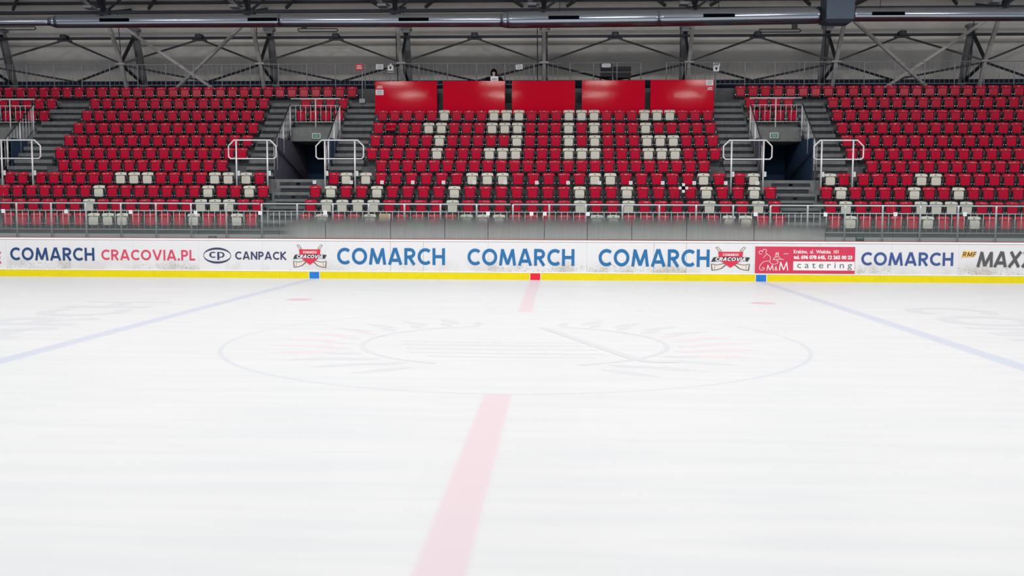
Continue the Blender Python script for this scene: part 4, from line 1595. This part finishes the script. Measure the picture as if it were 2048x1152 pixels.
YU = 24.0
x, _ = upper(1212.5, 140, YU)
root = empty('chair', (x, YU, 6.95))
tag(root, 'dark chair with a pale panel in its backrest behind the open railing', 'chair')
mb = MB()
mb.rbox(-0.24, 0.24, -0.04, 0.0, 0.62, 1.18, 0.10, 0, 4, 'y')
mb.build('backrest', M['chair'], root)
mb = MB()
mb.rbox(-0.19, 0.19, -0.05, -0.041, 0.97, 1.13, 0.06, 0, 4, 'y')
mb.build('back_panel', M['paper'], root)['label'] = 'pale panel of the backrest'
mb = MB()
mb.rbox(-0.25, 0.25, -0.02, 0.45, 0.60, 0.66, 0.05, 0, 3, 'z')
mb.build('seat', M['chair'], root)
for sx in (-0.22, 0.22):
    for sy in (0.02, 0.40):
        mb = MB()
        mb.tube([(sx, sy, 0), (sx, sy, 0.60)], 0.018, 6)
        mb.build('leg', M['chair'], root)
x0, zt = upper(1228, 131.5, YU)
x1, _ = upper(1263, 131.5, YU)
root = empty('console_table', ((x0 + x1) / 2, YU + 0.2, 6.95))
tag(root, 'black console with a deep top on two slab legs beside the chair', 'table')
w_ = (x1 - x0) / 2
mb = MB()
mb.box(-w_, w_, 0, 0.4, zt - 6.95 - 0.45, zt - 6.95)
mb.build('top_case', M['chair'], root)
for sx in (-1, 1):
    mb = MB()
    mb.box(*sorted((sx * w_ * 0.95, sx * w_ * 0.75)), 0.02, 0.38, 0, zt - 6.95 - 0.45)
    mb.build('leg', M['chair'], root)

# ------------------------------------------------------------------ person behind the second press desk
px_, _ = upper(988, 150, 22.36)
PX, PY, PZ = px_, 22.36, ZT[10]
stool = empty('stool', (PX, PY + 0.06, PZ))
tag(stool, 'plain dark stool under the person behind the red desk', 'stool')
mb = MB()
mb.tube([(0, 0.02, 0.335), (0, 0.02, 0.355)], 0.17, 16)
mb.build('seat', M['chair'], stool)
for a in range(4):
    t = PI / 4 + a * PI / 2
    mb = MB()
    mb.tube([(0.20 * math.cos(t), 0.15 * math.sin(t), 0), (0.12 * math.cos(t), 0.10 * math.sin(t) + 0.02, 0.335)], 0.014, 6)
    mb.build('leg', M['chair'], stool)

person = empty('person', (PX, PY, PZ))
tag(person, 'person in a black hooded jacket and cap sitting behind the second red desk', 'person')


def skin(name, joints, edges, m, parent, sub=2, root_i=0):
    me = bpy.data.meshes.new(name)
    me.from_pydata([j[0] for j in joints], edges, [])
    o = bpy.data.objects.new(name, me)
    COL.objects.link(o)
    o.parent = parent
    md = o.modifiers.new('skin', 'SKIN')
    for i, j in enumerate(joints):
        r = j[1]
        sv = me.skin_vertices[0].data[i]
        sv.radius = r if isinstance(r, tuple) else (r, r)
        sv.use_root = i == root_i
    md.use_smooth_shade = True
    sb = o.modifiers.new('sub', 'SUBSURF')
    sb.levels = sb.render_levels = sub
    me.materials.append(m)
    return o


# body: pelvis, spine, neck, head; arms with five-fingered hands; bent legs
DZ = -0.20
J = [((0, 0.06, 0.70 + DZ), (0.16, 0.12)), ((0, 0.03, 0.88 + DZ), (0.15, 0.11)), ((0, -0.02, 1.06 + DZ), (0.17, 0.11)), ((0, -0.05, 1.20 + DZ), (0.07, 0.065)), ((0, -0.08, 1.27 + DZ), (0.055, 0.06)),
     ((0, -0.10, 1.33 + DZ), (0.072, 0.085)), ((0, -0.11, 1.42 + DZ), (0.075, 0.090))]
Eg = [(0, 1), (1, 2), (2, 3), (3, 4), (4, 5), (5, 6)]
HZ_ = 0.985          # desk height above the tread
for s in (-1, 1):
    b0 = len(J)
    J += [((s * 0.24, -0.03, 1.14 + DZ), 0.062), ((s * 0.40, -0.06, 0.90 + DZ), 0.048), ((s * 0.26, -0.20, 0.72 + DZ), 0.038), ((s * 0.15, -0.25, 0.72 + DZ), 0.026), ((s * 0.11, -0.275, 0.72 + DZ), (0.036, 0.016))]
    Eg += [(2, b0), (b0, b0 + 1), (b0 + 1, b0 + 2), (b0 + 2, b0 + 3), (b0 + 3, b0 + 4)]
    for f in range(4):
        c = len(J)
        dx = s * (0.030 - 0.018 * f)
        ln = (0.030, 0.036, 0.034, 0.026)[f]
        J += [((s * 0.100 + dx, -0.305, 0.723 + DZ), 0.009), ((s * 0.095 + dx, -0.305 - ln, 0.720 + DZ), 0.008), ((s * 0.092 + dx, -0.305 - ln * 1.6, 0.708 + DZ), 0.007)]
        Eg += [(b0 + 4, c), (c, c + 1), (c + 1, c + 2)]
    c = len(J)
    J += [((s * 0.072, -0.262, 0.722 + DZ), 0.010), ((s * 0.058, -0.290, 0.716 + DZ), 0.009)]
    Eg += [(b0 + 4, c), (c, c + 1)]
    b1 = len(J)
    J += [((s * 0.10, 0.02, 0.48), 0.085), ((s * 0.15, -0.22, 0.46), 0.062), ((s * 0.14, -0.20, 0.26), 0.05), ((s * 0.14, -0.18, 0.08), 0.036), ((s * 0.15, -0.27, 0.035), 0.032)]
    Eg += [(0, b1), (b1, b1 + 1), (b1 + 1, b1 + 2), (b1 + 2, b1 + 3), (b1 + 3, b1 + 4)]
body = skin('body', J, Eg, M['skin'], person, 2)
# jacket: torso and sleeves a little larger than the body
J2 = [((0, 0.06, 0.70 + DZ), (0.19, 0.15)), ((0, 0.03, 0.88 + DZ), (0.20, 0.14)), ((0, -0.015, 1.09 + DZ), (0.22, 0.14)), ((0, -0.035, 1.20 + DZ), (0.14, 0.10))]
E2 = [(0, 1), (1, 2), (2, 3)]
for s in (-1, 1):
    b0 = len(J2)
    J2 += [((s * 0.25, -0.03, 1.145 + DZ), 0.095), ((s * 0.41, -0.06, 0.90 + DZ), 0.078), ((s * 0.265, -0.20, 0.72 + DZ), 0.058), ((s * 0.165, -0.245, 0.72 + DZ), 0.042)]
    E2 += [(2, b0), (b0, b0 + 1), (b0 + 1, b0 + 2), (b0 + 2, b0 + 3)]
jk = skin('jacket', J2, E2, M['cloth'], person, 2)
# hood: an open shell round the head
mb = MB()
nu, nv = 18, 12
vs, fs = [], []
for i in range(nv + 1):
    v = PI * i / nv
    for j in range(nu + 1):
        u = math.radians(-52) + math.radians(284) * j / nu      # open towards the front (-y)
        vs.append((0.118 * math.sin(v) * math.cos(u), -0.075 + 0.125 * math.sin(v) * math.sin(u), 1.375 + DZ + 0.145 * math.cos(v) - 0.04 * (1 - math.cos(v)) * 0.5))
for i in range(nv):
    for j in range(nu):
        a = i * (nu + 1) + j
        fs.append((a, a + 1, a + nu + 2, a + nu + 1))
mb.add(vs, fs, 0, True)
hood = mb.build('hood', M['cloth'], person)
md = hood.modifiers.new('thick', 'SOLIDIFY')
md.thickness = 0.012
# cap with a peak
mb = MB()
vs, fs = [], []
for i in range(7):
    v = PI / 2 * i / 6
    for j in range(18):
        u = 2 * PI * j / 18
        vs.append((0.092 * math.cos(v) * math.cos(u), -0.11 + 0.105 * math.cos(v) * math.sin(u), 1.430 + DZ + 0.07 * math.sin(v)))
for i in range(6):
    for j in range(18):
        fs.append((i * 18 + j, i * 18 + (j + 1) % 18, (i + 1) * 18 + (j + 1) % 18, (i + 1) * 18 + j))
mb.add(vs, fs, 0, True)
mb.rbox(-0.075, 0.075, -0.285, -0.19, 1.425 + DZ, 1.435 + DZ, 0.03, 0, 4, 'z')
mb.build('cap', M['cloth'], person)
# face: nose, eyes, mouth, ears
mb = MB()
mb.tube([(0, -0.195, 1.375 + DZ), (0, -0.215, 1.335 + DZ), (0, -0.19, 1.325 + DZ)], [0.008, 0.014, 0.010], 8)
mb.build('nose', M['skin'], person)
for s in (-1, 1):
    mb = MB()
    mb.tube([(s * 0.030, -0.193, 1.372 + DZ), (s * 0.030, -0.187, 1.372 + DZ)], 0.011, 8)
    mb.build('eye', M['black'], person)
    mb = MB()
    mb.tube([(s * 0.082, -0.10, 1.34 + DZ), (s * 0.090, -0.095, 1.37 + DZ), (s * 0.084, -0.09, 1.395 + DZ)], [0.010, 0.016, 0.010], 6)
    mb.build('ear', M['skin'], person)
mb = MB()
mb.tube([(-0.025, -0.183, 1.298 + DZ), (0, -0.190, 1.296 + DZ), (0.025, -0.183, 1.298 + DZ)], 0.006, 6)
mb.build('mouth', M['lips'], person)
sheet('paper_sheet', 981, 152.5, 996.5, 169.6, YP + 0.12, 'white printed sheet propped up in front of the person', 'sheet of paper', 2)
